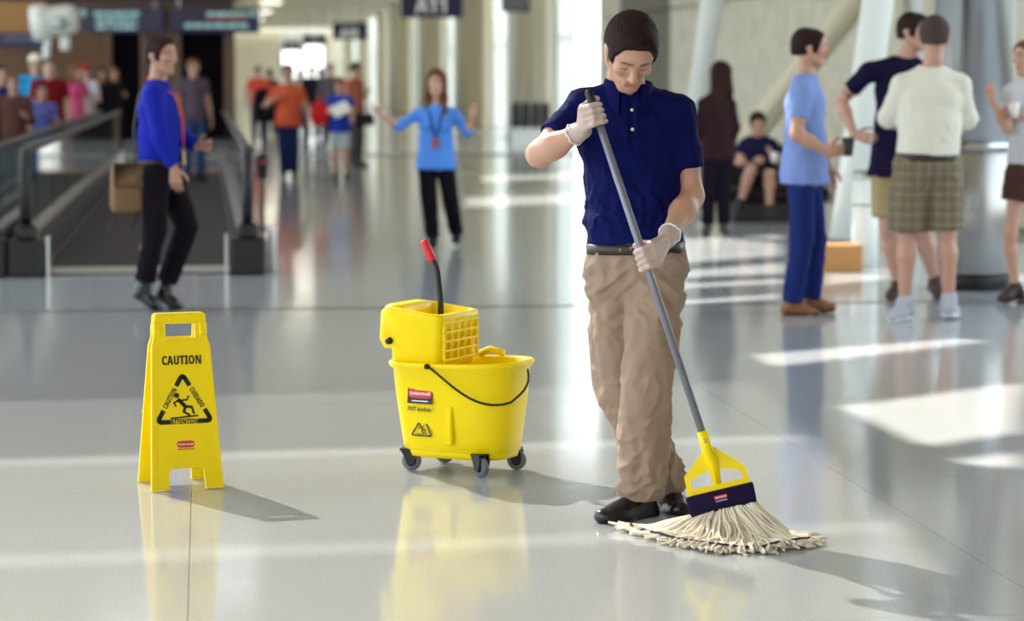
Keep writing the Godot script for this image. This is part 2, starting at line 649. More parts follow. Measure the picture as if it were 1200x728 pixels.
# joints: N neck base, Hd head centre, then for the person's right (a) and left (b): S shoulder, E elbow, W wrist, D a point the fingers aim at, H hip, K knee, A ankle, T toe
func person(p: Dictionary) -> Node3D:
	var j: Dictionary = p.j
	var base: Vector3 = p.base
	for k in j: j[k] -= base
	var m: float = p.get("m", 1.0)
	var g: float = p.get("g", 1.0)
	var fem: bool = p.get("fem", false)
	var cell: float = p.get("cell", .016)
	var root := thing(p.get("called", "person"), p.label, "person", base, 0.0, p.get("group", ""))
	var skin: Color = p.get("skin", Color(.52, .3, .21))
	var P: Vector3 = (j.Ha + j.Hb) * .5
	var N: Vector3 = j.N
	var up := (N - P).normalized()
	var side: Vector3 = (j.Sb - j.Sa).normalized()
	var hipside: Vector3 = (j.Hb - j.Ha).normalized()
	var mid := (side + hipside).normalized()
	var front := side.cross(up).normalized()
	var plain := func(_v: Vector3) -> Color: return skin
	var st := func(t: float) -> Vector3: return P.lerp(N, t)
	var sk := float(p.get("shrink", .012))

	# the body, all of it, under the clothes
	var b := Field.new()
	b.seg(st.call(.0), st.call(.4), (.14 * g) * m - sk, (.12 * g) * m - sk, hipside, .7)
	b.seg(st.call(.4), st.call(.88), (.125 * g) * m - sk, (.13) * m - sk, side, .68)
	b.seg(j.Sa, j.Sb, .045 * m, .045 * m)
	var hx := head_frame(p)
	b.seg(st.call(.95), N, .06 * m, .057 * m)
	b.seg(N, j.Hd + hx * Vector3(0, -.05, -.025) * m, .057 * m * (.86 if fem else 1.0), .053 * m * (.86 if fem else 1.0))
	var thin := .84 if fem else 1.0
	for s in ["a", "b"]:
		var S: Vector3 = j["S" + s]
		var E: Vector3 = j["E" + s]
		var W: Vector3 = j["W" + s]
		b.seg(S, S.lerp(E, .55), .05 * m * thin, .045 * m * thin)
		b.seg(S.lerp(E, .55), E, .045 * m * thin, .04 * m * thin)
		b.seg(E, E.lerp(W, .35), .041 * m * thin, .042 * m * thin)
		b.seg(E.lerp(W, .35), W, .042 * m * thin, .027 * m * thin, side, .95)
		var H: Vector3 = j["H" + s]
		var K: Vector3 = j["K" + s]
		var A: Vector3 = j["A" + s]
		var T: Vector3 = j["T" + s]
		b.seg(H, K, .082 * m * g * thin, .054 * m * thin)
		var cal := K.lerp(A, .32) - front * .012 * m
		b.seg(K, cal, .052 * m * thin, .055 * m * thin)
		b.seg(cal, A, .055 * m * thin, .034 * m * thin)
		b.seg(A, A.lerp(T, .6) - Vector3(0, .01, 0), .034 * m, .026 * m)
	var body := Soft.new()
	body.add(b.build(cell, .03 * m), Transform3D(), plain)
	var hxf := Transform3D(hx, j.Hd)
	var hc: float = p.get("headcell", maxf(cell * .5, .006))
	body.add(head_field(m, fem).build(hc, .016 * m), hxf, face_colour(skin, m, p.get("looks_down", false), p.get("brow", Color(.05, .03, .025))))
	for s in ["a", "b"]:
		var h := Field.new()
		if p.has("grip" + s):
			var q: Array = p["grip" + s]
			grip_field(h, j["W" + s], q[0] - base, q[1], q[2], q[3], q[4])
			h.seg(j["E" + s].lerp(j["W" + s], .75), j["W" + s], .031 * m, .026 * m)
			body.add(h.build(p.get("handcell", .006), .006), Transform3D(), plain)
		else:
			var W: Vector3 = j["W" + s]
			var D: Vector3 = j["D" + s] - W
			var pn: Vector3 = p.get("palm" + s, (side if s == "a" else -side))
			hand_field(h, W, D, pn, (1.0 if s == "a" else -1.0) * p.get("flip" + s, 1.0), m * .97, p.get("curl" + s, .35))
			body.add(h.build(p.get("handcell", .006), .006), Transform3D(), plain)
	part("body", body.done(), M.skin, root)

	# shirt
	var sh := Field.new()
	var tuck: bool = p.get("tuck", true)
	var hem := P + up * (.075 if tuck else -.05) * m
	var wr := (.145 if fem else .158) * m * g
	sh.seg(hem, st.call(.42), ((.165 if fem else .168) + (.0 if tuck else .028)) * m * g, wr, hipside, .8, 1)
	sh.seg(st.call(.42), st.call(.74), wr, (.15 if fem else .172) * m * lerpf(1.0, g, .6), mid, .72)
	sh.seg(st.call(.74), st.call(.9), (.15 if fem else .172) * m * lerpf(1.0, g, .6), .135 * m, side, .66)
	sh.seg(j.Sa, j.Sb, .056 * m * thin, .056 * m * thin)
	sh.seg(N + up * .01, (j.Sa as Vector3).lerp(N, .15), .05 * m, .054 * m * thin)
	sh.seg(N + up * .01, (j.Sb as Vector3).lerp(N, .15), .05 * m, .054 * m * thin)
	sh.seg(st.call(.9), N + up * .02 * m, .085 * m, .069 * m, side, 1.0, 2)
	if fem:
		for s in [-1.0, 1.0]: sh.ball(st.call(.7) + side * s * .07 * m + front * .075 * m, .065 * m)
	var sleeve: float = p.get("sleeve", .62)       # 0..1 along the upper arm, 1..2 along the forearm
	for s in ["a", "b"]:
		var S: Vector3 = j["S" + s]
		var E: Vector3 = j["E" + s]
		var W: Vector3 = j["W" + s]
		var lo: float = (.061 if sleeve <= 1.0 else .056) * m * thin
		sh.seg(S, S.lerp(E, minf(sleeve, 1.0)), .057 * m * thin, lo, Vector3.ZERO, 1.0, 2 if sleeve <= 1.0 else 0)
		if sleeve > 1.0: sh.seg(E, E.lerp(W, sleeve - 1.0), .057 * m * thin, .045 * m * thin, Vector3.ZERO, 1.0, 2)
	sh.seg(N + up * .045 * m + front * float(p.get("open", .0)), N + up * .2 * m, .064 * m, .07 * m, Vector3.ZERO, 1.0, 0, .008, true)
	if p.has("vneck"): sh.seg(N + up * .03 * m + front * .09 * m, N - up * float(p.vneck) * m + front * .12 * m, .035 * m, .008 * m, Vector3.ZERO, 1.0, 0, .008, true)
	var shirt := Soft.new()
	shirt.add(sh.build(p.get("clothcell", cell), .035 * m), Transform3D(), white)
	var nz := FastNoiseLite.new()
	nz.seed = int(p.get("seed", 3))
	nz.frequency = 1.0
	nz.fractal_octaves = 2
	var amp: float = p.get("fold", .006)
	var cuffs := []
	if sleeve <= 1.0:
		for s in ["a", "b"]: cuffs.append([(j["S" + s] as Vector3).lerp(j["E" + s], sleeve), ((j["E" + s] as Vector3) - j["S" + s]).normalized()])
	shirt.move(func(v: Vector3, _n: Vector3) -> float:
		var hgt := (v - hem).dot(up)
		var low := clampf(1.0 - hgt / .45, .25, 1.0) * (clampf(hgt / .08 - .1, .0, 1.0) if tuck else 1.0)
		for q in cuffs:
			if v.distance_to(q[0]) < .11: low *= clampf((q[0] - v).dot(q[1]) / .06, .0, 1.0)
		var c1 := absf(nz.get_noise_3d(v.x * 8 + v.y * 5, v.y * 4 - v.x * 4, v.z * 6))
		return amp * low * (1.2 * nz.get_noise_3d(v.x * 7 + v.y * 4, v.y * 5 - v.x * 5, v.z * 7) + 1.1 * (pow(1.0 - c1, 6.0) - .35) + .5 * nz.get_noise_3d(v.x * 24 - v.y * 10, v.y * 12 + v.x * 10, v.z * 22)))
	part(p.get("shirt_name", "shirt"), shirt.done(), p.shirt, root)

	# trousers or shorts
	var tr := Field.new()
	var legs: float = p.get("legs", 2.0)            # 0..1 along the thigh, 1..2 along the shin
	var wide: float = p.get("wide", 1.0)
	var lk := .009 * m
	tr.seg(P + up * .1 * m, P + up * .0 * m, .157 * m * g, .162 * m * g, hipside, .76, 1)
	for s in ["a", "b"]:
		var H: Vector3 = j["H" + s]
		var K: Vector3 = j["K" + s]
		var A: Vector3 = j["A" + s]
		if legs <= 1.0:
			tr.seg(H, H.lerp(K, legs), (.104 if tuck else .09) * m * g, .1 * m * wide, Vector3.ZERO, 1.0, 2)
		else:
			tr.seg(H, K, (.1 if tuck else .088) * m * g, .078 * m * wide, Vector3.ZERO, 1.0, 0, lk)
			tr.seg(K, K.lerp(A, legs - 1.0), .078 * m * wide, .066 * m * wide, Vector3.ZERO, 1.0, 2, lk)
	var trousers := Soft.new()
	trousers.add(tr.build(p.get("clothcell", cell), .03 * m), Transform3D(), white)
	var ya: float = minf(j.Aa.y, j.Ab.y)
	var fold: float = p.get("legfold", amp)
	trousers.move(func(v: Vector3, _n: Vector3) -> float:
		var low := clampf(1.0 - (v.y - ya) / .35, .0, 1.0)
		var hip := clampf(1.0 - absf(v.y - P.y + .08) / .2, .0, 1.0)
		var c1 := absf(nz.get_noise_3d(v.x * 7 + v.y * 4, v.y * 6 - v.x * 5, v.z * 6))
		var calm := clampf((v.y - ya - .015) / .06, .2, 1.0)
		return fold * calm * (.8 * nz.get_noise_3d(v.x * 9, v.y * 3.5, v.z * 9) + (.35 + low) * .9 * (pow(1.0 - c1, 5.0) - .35) + (.2 + low) * .7 * nz.get_noise_3d(v.x * 8 + v.y * 12, v.y * 17 - v.x * 8, v.z * 8) + hip * .8 * nz.get_noise_3d((absf(v.x - P.x) + v.y * 1.2) * 16, v.y * 4, v.z * 4)))
	part("shorts" if legs <= 1.0 else "trousers", trousers.done(), p.pants, root)

	for s in ["a", "b"]:
		if p.get("socks", false):
			var sf := Field.new()
			var A: Vector3 = j["A" + s]
			sf.seg(A.lerp(j["K" + s], .13), A, .0375 * m, .0385 * m, Vector3.ZERO, 1.0, 1)
			var so := Soft.new()
			so.add(sf.build(cell, .02), Transform3D(), white)
			part("sock", so.done(), p.get("sock_mat", M.white_cloth), root)
		part("shoe", shoe_mesh(j["A" + s], j["T" + s], m, p.get("shoecell", maxf(cell * .8, .008)), .001 - base.y * 0.0, p.get("shoefat", 1.0)), p.shoe, root)
	if p.has("sole"):
		for s in ["a", "b"]:
			var A: Vector3 = j["A" + s]
			var T: Vector3 = j["T" + s]
			var fl := Vector3(T.x - A.x, 0, T.z - A.z)
			var fd := fl.normalized() if fl.length() > .03 else front
			var sd := fd.cross(Vector3.UP)
			var heel := A - fd * .042 * m
			heel.y = .012 + maxf(A.y - .1, 0.0)
			var toe := T + fd * .006
			toe.y = maxf(.012, T.y - .016)
			var sf := Field.new()
			sf.seg(heel, heel.lerp(toe, .62), .041 * m, .052 * m, sd, .34)
			sf.seg(heel.lerp(toe, .62), toe, .052 * m, .039 * m, sd, .34)
			var so := Soft.new()
			so.add(sf.build(.007, .01), Transform3D(), white)
			so.floor_at(.0)
			part("sole", so.done(), p.sole, root)
	if p.get("hair", "short") != "none":
		part("hair", hair_mesh(hxf, m * float(p.get("hairfat", 1.0)), p.get("hair", "short"), maxf(hc, .006) if cell > .01 else .005, white, p.get("hairlen", .3)), p.hair_mat, root)
	if p.get("belt", false):
		var ring := []
		for q in [[-.005, .0], [-.005, .004], [.032, .004], [.032, .0]]:
			var r := PackedVector3Array()
			for k in 28:
				var a := TAU * k / 28
				r.append(P + up * (.044 + q[0]) * m + hipside * cos(a) * (.166 * m * g + q[1]) + hipside.cross(up) * sin(a) * (.166 * .76 * m * g + q[1]))
			ring.append(r)
		part("belt", Shape.new(true).loft(ring, false, false).done(), p.get("belt_mat", M.belt), root)
	return root

# joints of someone standing, in metres; heading 0 faces the camera, 90 faces the picture's right
func standing(at: Vector3, h: float, heading: float, spread := .0) -> Dictionary:
	var k := h / 1.78
	var bs := Basis(Vector3.UP, deg_to_rad(heading))
	var d := {"N": Vector3(0, 1.47, -.02), "Hd": Vector3(0, 1.655, .015)}
	for s in [["a", -1.0], ["b", 1.0]]:
		var x: float = s[1]
		d["S" + s[0]] = Vector3(x * .19, 1.43, -.02)
		d["E" + s[0]] = Vector3(x * (.245 + spread), 1.14, -.03)
		d["W" + s[0]] = Vector3(x * (.25 + spread), .89, .06)
		d["D" + s[0]] = Vector3(x * (.25 + spread), .7, .1)
		d["H" + s[0]] = Vector3(x * .09, .92, 0)
		d["K" + s[0]] = Vector3(x * .1, .5, .01)
		d["A" + s[0]] = Vector3(x * .11, .085, -.03)
		d["T" + s[0]] = Vector3(x * .14, .025, .14)
	for q in d: d[q] = at + bs * (d[q] * k)
	return d

func px_joints(z: float, spec: Dictionary) -> Dictionary:
	var d := {}
	for k in spec: d[k] = pt(spec[k][0], spec[k][1], z - spec[k][2])
	return d

# ---------------------------------------------------------------- the place
func _ready() -> void:
	rng.seed = 11
	var cam := Camera3D.new()
	cam.name = "camera"
	cam.position = Vector3(0, EYE, 0)
	cam.rotation.x = -PITCH
	cam.fov = rad_to_deg(2.0 * atan(364.0 / FOCAL))
	cam.near = 0.1
	cam.far = 400.0
	var lens := CameraAttributesPhysical.new()
	lens.frustum_focal_length = 98.9
	lens.exposure_aperture = 2.7
	lens.frustum_focus_distance = 8.9
	cam.attributes = lens
	add_child(cam)
	cam.fov = rad_to_deg(2.0 * atan(364.0 / FOCAL))
	cam.current = true

	var env := Environment.new()
	env.background_mode = Environment.BG_SKY
	var sm := ProceduralSkyMaterial.new()
	sm.sky_top_color = Color(.80, .87, .95)
	sm.sky_horizon_color = Color(.96, .98, .98)
	sm.sky_curve = 0.25
	sm.ground_horizon_color = Color(.72, .72, .7)
	sm.ground_bottom_color = Color(.5, .5, .48)
	sm.sun_angle_max = 1.0
	sm.energy_multiplier = 4.2
	env.sky = Sky.new()
	env.sky.sky_material = sm
	env.tonemap_mode = Environment.TONE_MAPPER_LINEAR
	env.tonemap_exposure = 1.17
	env.sdfgi_enabled = true
	env.ssao_enabled = true
	env.ssil_enabled = true
	var we := WorldEnvironment.new()
	we.name = "environment"
	we.environment = env
	add_child(we)

	var sun := DirectionalLight3D.new()
	sun.name = "sun"
	sun.light_color = Color(1.0, .965, .905)
	sun.light_energy = 4.4
	sun.light_angular_distance = 0.5
	sun.shadow_enabled = true
	add_child(sun)
	sun.look_at_from_position(SUN, Vector3.ZERO)

	materials()
	build_floor()
	build_roof()
	build_walls()
	build_far_lights()
	build_walkways()
	build_signs()
	build_columns()
	caution_sign()
	mop_bucket()
	var pole := mop()
	cleaner(pole)
	travellers()
	crowd()
	small_things()

func materials() -> void:
	M.skin = mat(Color.WHITE, .48)
	M.skin.vertex_color_use_as_albedo = true
	M.skin.subsurf_scatter_enabled = true
	M.skin.subsurf_scatter_strength = .12
	M.white_cloth = cloth(rgb(232, 232, 228))
	M.belt = mat(rgb(48, 33, 28), .45)
	M.black = mat(rgb(17, 16, 20), .5)
	M.rubber = mat(rgb(20, 17, 22), .45)
	M.steel = mat(rgb(190, 192, 192), .28, 1.0)
	M.brushed = mat(rgb(178, 176, 172), .38, 1.0)
	M.yellow = mat(rgb(255, 224, 0), .34)
	M.yellow.metallic_specular = .38
	M.ink = mat(rgb(26, 24, 30), .5)
	M.red = mat(rgb(214, 40, 48), .45)
	M.print_white = mat(rgb(238, 238, 236), .5)
	M.hair_dark = hair_mat(rgb(40, 24, 22))
	M.hair_brown = hair_mat(rgb(104, 66, 40))
	M.hair_grey = hair_mat(rgb(72, 60, 56))
	M.hair_auburn = hair_mat(rgb(42, 22, 18))
	var g := mat(Color.WHITE, .12)
	g.metallic_specular = .7
	g.albedo_texture = noise_tex(1024, .16, 4, ramp([[0.0, rgb(146, 151, 155)], [.38, rgb(173, 178, 182)], [.55, rgb(183, 188, 192)], [.72, rgb(193, 198, 202)], [1.0, rgb(206, 211, 215)]]), 5)
	g.uv1_triplanar = true
	g.uv1_world_triplanar = true
	g.uv1_scale = Vector3(.9, .9, .9)
	g.roughness_texture = noise_tex(512, .02, 4, ramp([[0.0, Color(.78, .78, .78)], [1.0, Color(1, 1, 1)]]), 9)
	M.terrazzo = g
	M.joint = mat(rgb(140, 138, 134), .5)
	M.strip = mat(rgb(52, 46, 44), .5)
	M.concrete = mat(Color.WHITE, .75)
	M.concrete.albedo_texture = noise_tex(512, .012, 5, ramp([[0.0, rgb(186, 182, 162)], [.5, rgb(202, 198, 178)], [1.0, rgb(214, 210, 192)]]), 21)
	M.concrete.uv1_triplanar = true
	M.concrete.uv1_world_triplanar = true
	M.concrete.uv1_scale = Vector3(.35, .35, .35)
	M.beige = mat(rgb(214, 205, 178), .7)
	M.pale = mat(rgb(214, 214, 204), .6)
	M.roofing = mat(rgb(210, 192, 158), .8)
	M.tan = mat(rgb(104, 78, 66), .6)
	M.brownwall = mat(rgb(104, 76, 52), .7)
	M.wood = mat(rgb(166, 122, 66), .5)
	M.shutter = mat(rgb(18, 12, 18), .9)
	M.shutter.metallic_specular = .15
	M.navy = mat(rgb(24, 18, 62), .4)
	M.grey_panel = mat(rgb(104, 102, 94), .55)
	M.white_paint = mat(rgb(226, 230, 224), .4)
	M.frame = mat(rgb(168, 172, 170), .4, .5)
	M.pane = glass(Color(.85, .93, .95), .12)
	M.tint = glass(Color(.62, .6, .56), .5)
	M.tint.albedo_color = Color(.8, .8, .78, .7)
	M.tint_dark = glass(Color(.8, .8, .78), .86)
	M.tint_pale = glass(Color(.8, .8, .78), .52)
	M.rail_glass = glass(rgb(120, 140, 138), .35)
	M.pallet = mat(rgb(40, 24, 34), .7)
	M.glove = glass(rgb(236, 238, 240), .3, .3)
	M.skirt = mat(rgb(150, 142, 140), .35, .8)

func hair_mat(c: Color) -> StandardMaterial3D:
	var m := mat(c, .68)
	m.metallic_specular = .3
	m.heightmap_enabled = true
	m.heightmap_texture = noise_tex(128, .2, 2, null, 3)
	m.heightmap_scale = .15
	m.uv1_triplanar = true
	m.uv1_scale = Vector3(12, 4, 12)
	return m

func build_floor() -> void:
	var f := structure("floor", Vector3.ZERO, HALL)
	# the bed under the slabs shows as thin joints; past the slabs the same terrazzo goes on
	part("bed", Shape.new().box(Vector3(-2.4, -.153, -18), Vector3(21.2, .3, 64)).done(), M.joint, f)
	part("far_paving", Shape.new().box(Vector3(-2.4, -.15, -109), Vector3(21.2, .3, 118)).done(), M.terrazzo, f)
	var su := 2.44
	var u0 := 2.38 - su * 6
	var mesh := Shape.new().box(Vector3(0, -.02, 0), Vector3(su - .003, .04, su - .003)).done()
	for i in 9:
		for k in 26:
			var u := u0 + su * (i + .5)
			var w := 16.6 - su * 12.5 + su * k
			if w > 50: continue
			if absf(u) > 12.5 or u > 8.0: continue
			# only what the camera and the floor's own mirror can reach needs single slabs
			var o := part("slab", mesh, M.terrazzo, f, Vector3(u, 0, -w))
			o.name = "slab"
	part("metal_strip", Shape.new().box(Vector3(-2.4, -.0185, -16.6), Vector3(21, .04, .07)).done(), M.strip, f)

func build_roof() -> void:
	var roof := CSGBox3D.new()
	roof.name = "ceiling"
	roof.size = Vector3(21.5, .16, 77)
	roof.position = hall(-2.6, 8.0, 24)
	roof.rotation.y = HALL
	roof.material = M.roofing
	roof.set_meta("kind", "structure")
	add_child(roof)
	var inv := roof.transform.affine_inverse()
	var lift := 8.0 / SUN.y
	var holes := []  # added openings, each shaped to throw a sun patch on the floor
	for q in [
			[[968, 474], [1215, 441], [1215, 510], [1085, 530]],
			[[1098, 536], [1215, 520], [1215, 551], [1160, 551]],
			[[868, 414], [1215, 386], [1215, 397], [905, 434]],
			[[828, 389], [900, 382], [1215, 348], [1215, 354], [905, 387]],
			[[930, 399], [1215, 366], [1215, 371], [940, 402]],
			[[770, 280], [925, 274], [925, 300], [770, 312]],
			[[770, 318], [930, 306], [930, 321], [770, 328]],
			[[770, 333], [930, 325], [930, 333], [770, 341]],
			[[775, 352], [925, 342], [925, 350], [775, 362]],
			[[960, 318], [1050, 312], [1050, 328], [950, 338]],
			[[1100, 330], [1215, 318], [1215, 332], [1100, 342]],
			[[540, 231], [690, 227], [690, 238], [540, 244]],
			[[560, 206], [690, 203], [690, 209], [560, 213]]]:
		var poly := []
		for e in q: poly.append(ground(e[0], e[1]))
		holes.append(poly)
	# added skylight: tinted panes dim the foreground sun, paler slots make its brighter bands
	var zz := func(x: float, z0: float) -> Vector3: return Vector3(x, 0, -(z0 + .22 * x))
	holes.append([zz.call(-4.6, 3.4), zz.call(1.45, 3.4), zz.call(1.25, 12.4), zz.call(-4.6, 12.4)])
	holes.append([hall(-12.3, 0, -9), hall(-8.7, 0, -9), hall(-8.7, 0, 58), hall(-12.3, 0, 58)].map(func(v): return v - SUN * lift + Vector3(0, 8, 0)))  # added roof strip for more daylight; its sun lands outside the frame
	for poly in holes:
		var c := CSGPolygon3D.new()
		c.name = "added_opening"
		var o := PackedVector2Array()
		for v in poly:
			var t: Vector3 = inv * (v + SUN * lift)
			o.append(Vector2(t.x, -t.z))
		if Geometry2D.is_polygon_clockwise(o): o.reverse()
		c.polygon = o
		c.depth = .6
		c.rotation.x = -PI / 2
		c.position.y = .3
		c.operation = CSGShape3D.OPERATION_SUBTRACTION
		c.material = M.roofing
		roof.add_child(c, true)
	var sk := structure("window_1")  # glazing of the added, unseen skylights
	for k in 14:
		part("pane", Shape.new().box(hall(-10.5, 8.02, -6.6 + k * 4.79), Vector3(3.6, .015, 4.7)).done(), M.pane, sk)
	var rows := [[3.4, 8.1], [8.1, 8.29], [8.29, 10.22], [10.22, 10.42], [10.42, 12.4]]
	for r in rows:
		for k in 3:
			var x0: float = lerpf(-4.6, 1.45, k / 3.0)
			var x1: float = lerpf(-4.6, 1.45, (k + 1) / 3.0)
			var p := []
			for e in [[x0, r[0]], [x1, r[0]], [x1, r[1]], [x0, r[1]]]:
				p.append(zz.call(e[0], e[1]) + SUN * lift)
			var s := Shape.new()
			s.quad(p[0], p[1], p[2], p[3])
			part("pane", s.done(), M.tint_dark if r[0] > 10.3 else M.tint_pale if r[1] - r[0] < .5 else M.tint, sk)

func build_walls() -> void:
	# side of the gates: concrete panels, then tall windows between piers
	var wr := structure("wall_right", Vector3.ZERO, HALL)
	part("backing", Shape.new().box(Vector3(8.2, 4, 1.2), Vector3(.2, 8, 25.4)).done(), M.joint, wr)
	part("backing", Shape.new().box(Vector3(8.2, 4, -40.65), Vector3(.2, 8, 23.5)).done(), M.joint, wr)
	part("backing", Shape.new().box(Vector3(8.2, 7.4, -28.5), Vector3(.2, 1.2, .82)).done(), M.joint, wr)
	var mesh := box_mesh(Vector3(.12, 2.64, 2.98), .012)
	var at := [-11.5, -8.5, -5.5, -2.5, .5, 3.5, 6.5, 9.5, 24.5, 30.45, 33.45, 36.45, 39.45]
	for w in at:
		for r in 3: part("panel", mesh, M.concrete, wr, Vector3(8.05, 1.33 + r * 2.67, -w))
	for r in 3:
		part("panel", box_mesh(Vector3(.12, 2.64, 2.02), .012), M.concrete, wr, Vector3(8.05, 1.33 + r * 2.67, -27.06))
		for k in 4:
			part("panel", box_mesh(Vector3(.12, 2.64, 2.65), .012), M.grey_panel if k in [1, 2] else M.concrete, wr, Vector3(8.05, 1.33 + r * 2.67, -(42.4 + k * 2.68)))
	part("backing", Shape.new().box(Vector3(8.2, 4, -25.4), Vector3(.2, 8, 5.0)).done(), M.joint, wr)
	part("sill", Shape.new().box(Vector3(8.1, .3, -17.1), Vector3(.3, .6, 11.9)).done(), M.pale, wr)
	part("head", Shape.new().box(Vector3(8.1, 7.5, -17.1), Vector3(.3, 1.0, 11.9)).done(), M.pale, wr)
	var fill_win := structure("window_12", Vector3.ZERO, HALL)  # added window out of view, brings sky light onto the column and people
	for k in 6: part("mullion", box_mesh(Vector3(.1, 6.4, .1)), M.frame, fill_win, Vector3(8.1, 3.8, -11.2 - k * 2.36))
	for k in 5: part("pane", box_mesh(Vector3(.02, 6.4, 2.26)), M.pane, fill_win, Vector3(8.1, 3.8, -12.38 - k * 2.36))
	var slit := structure("window_2", Vector3.ZERO, HALL)
	part("pane", box_mesh(Vector3(.02, 6.6, .8)), M.pane, slit, Vector3(8.2, 3.4, -28.5))
	for s in [-.37, .37]: part("frame", box_mesh(Vector3(.18, 6.8, .06)), M.frame, slit, Vector3(8.16, 3.4, -28.5 + s))
	var spans := [[52.5, 59.6], [65.9, 73.0], [79.0, 86.5], [92.0, 100.0], [106.0, 114.0], [119.0, 128.0], [133.0, 142.0], [147.0, 156.0]]
	var from := 52.4
	for i in spans.size():
		var a: float = spans[i][0]
		var b: float = spans[i][1]
		if a - from > .3:
			part("pier", Shape.new().box(Vector3(8.1, 4, -(from + a) * .5), Vector3(.3, 8, a - from), .03).done(), M.beige, wr)
		from = b
		var mid := -(a + b) * .5
		part("bay_floor", Shape.new().box(Vector3(8.85, -.1, mid), Vector3(1.5, .2, b - a)).done(), M.terrazzo, wr)
		part("bay_head", Shape.new().box(Vector3(8.85, 7.4, mid), Vector3(1.5, .3, b - a + .2)).done(), M.pale, wr)
		part("bay_cheek", Shape.new().box(Vector3(8.8, 3.7, -a), Vector3(1.3, 7.4, .12)).done(), M.pale, wr)
		part("head", Shape.new().box(Vector3(8.15, 7.7, mid), Vector3(.3, .6, b - a)).done(), M.pale, wr)
		# a bay window: one light facing up the hall, and three along the bay
		var win := structure("window_%d" % (i + 3), Vector3.ZERO, HALL)
		part("pane", box_mesh(Vector3(1.3, 7.1, .02)), M.pane, win, Vector3(8.8, 3.6, -b))
		for k in 3: part("mullion", box_mesh(Vector3(.05, 7.2, .08)), M.frame, win, Vector3(8.2 + k * .62, 3.62, -b))
		for y in [2.4, 4.4]: part("transom", box_mesh(Vector3(1.3, .06, .06)), M.frame, win, Vector3(8.8, y, -b))
		for k in 3: part("pane", box_mesh(Vector3(.02, 7.1, (b - a) / 3.0 - .1)), M.pane, win, Vector3(9.5, 3.6, -lerpf(a, b, (k + .5) / 3.0)))
		for k in 4: part("mullion", box_mesh(Vector3(.1, 7.2, .08)), M.frame, win, Vector3(9.5, 3.62, -lerpf(a, b, k / 3.0)))
	# the wall across the end of the moving walkways, and the corridor past it
	var wf := structure("wall_front", Vector3.ZERO, HALL)
	part("wall", Shape.new().box(Vector3(-8.0, 4, -62.4), Vector3(9.4, 8, .6)).done(), M.brownwall, wf)
	part("wall", Shape.new().box(Vector3(-2.73, 1.33, -62.4), Vector3(1.13, 2.66, .6)).done(), M.brownwall, wf)
	part("wall", Shape.new().box(Vector3(-.92, 1.33, -62.4), Vector3(.8, 2.66, .6)).done(), M.brownwall, wf)
	part("wall", Shape.new().box(Vector3(.62, 1.33, -62.4), Vector3(.26, 2.66, .6)).done(), M.brownwall, wf)
	part("wall", Shape.new().box(Vector3(-1.28, 5.33, -62.4), Vector3(4.04, 5.34, .6)).done(), M.brownwall, wf)
	part("lintel", Shape.new().box(Vector3(4.3, 6.2, -62.4), Vector3(7.2, 3.6, .6)).done(), M.beige, wf)
	for x in [-2.25, -1.42, -.62, .58]:
		part("jamb", Shape.new().box(Vector3(x, 1.34, -62.05), Vector3(.14, 2.68, .1), .01).done(), M.tan, wf)
	part("fascia", Shape.new().box(Vector3(-2.9, 3.75, -62.0), Vector3(7.6, .9, .12), .01).done(), M.navy, wf)
	part("wood_panel", Shape.new().box(Vector3(-4.4, 2.9, -62.05), Vector3(1.5, .8, .1), .01).done(), M.wood, wf)
	part("corridor_wall", Shape.new().box(Vector3(.6, 2.1, -110), Vector3(.3, 4.2, 95)).done(), M.beige, wf)
	part("corridor_ceiling", Shape.new().box(Vector3(4.3, 4.5, -110), Vector3(7.9, .2, 95)).done(), M.beige, wf)
	var we := structure("wall_end", Vector3.ZERO, HALL)
	part("wall", Shape.new().box(Vector3(2.5, 2.2, -158), Vector3(4.2, 4.4, .3)).done(), M.beige, we)
	part("wall", Shape.new().box(Vector3(8.2, 2.2, -158), Vector3(1.4, 4.4, .3)).done(), M.beige, we)
	for y in [[.75, 1.5], [3.9, 1.0]]:
		part("band", Shape.new().box(Vector3(6.05, y[0], -158), Vector3(2.9, y[1], .3)).done(), M.pale, we)
	for k in 3: part("mullion", Shape.new().box(Vector3(4.7 + k * 1.35, 2.45, -158), Vector3(.22, 1.9, .3)).done(), M.frame, we)
	for k in 2: part("pane", Shape.new().box(Vector3(5.37 + k * 1.35, 2.45, -158), Vector3(1.13, 1.9, .02)).done(), M.pane, we)
	for k in 2:
		var x: float = [-1.742, -.01][k]
		var wd: float = [.86, 1.04][k]
		var d := structure("door_%d" % (k + 1), hall(x, 0, 62.3), HALL)
		part("backing", Shape.new().box(Vector3(0, 1.34, -.08), Vector3(wd, 2.68, .08)).done(), M.shutter, d)
		for r in 22:
			part("slat", box_mesh(Vector3(wd, .116, .04), .012), M.shutter, d, Vector3(0, .06 + r * .12, 0))
	# daylight walls outside the frame, across the hall and behind the camera
	var wl := structure("wall_left", Vector3.ZERO, HALL)
	part("sill", Shape.new().box(Vector3(-12.8, .25, -24), Vector3(.3, .5, 77)).done(), M.pale, wl)
	part("head", Shape.new().box(Vector3(-12.8, 7.75, -24), Vector3(.3, .5, 77)).done(), M.pale, wl)
	var post := box_mesh(Vector3(.2, 7, .14))
	var sheet := box_mesh(Vector3(.02, 7, 5.3))
	for k in 15:
		part("mullion", post, M.frame, wl, Vector3(-12.8, 4, 14.3 - k * 5.47))
		if k < 14: part("pane", sheet, M.pane, wl, Vector3(-12.8, 4, 11.56 - k * 5.47))
	var wb := structure("wall_back", Vector3.ZERO, HALL)
	part("wall", Shape.new().box(Vector3(-2.4, 1.8, 14.4), Vector3(21, 3.6, .3)).done(), M.tan, wb)
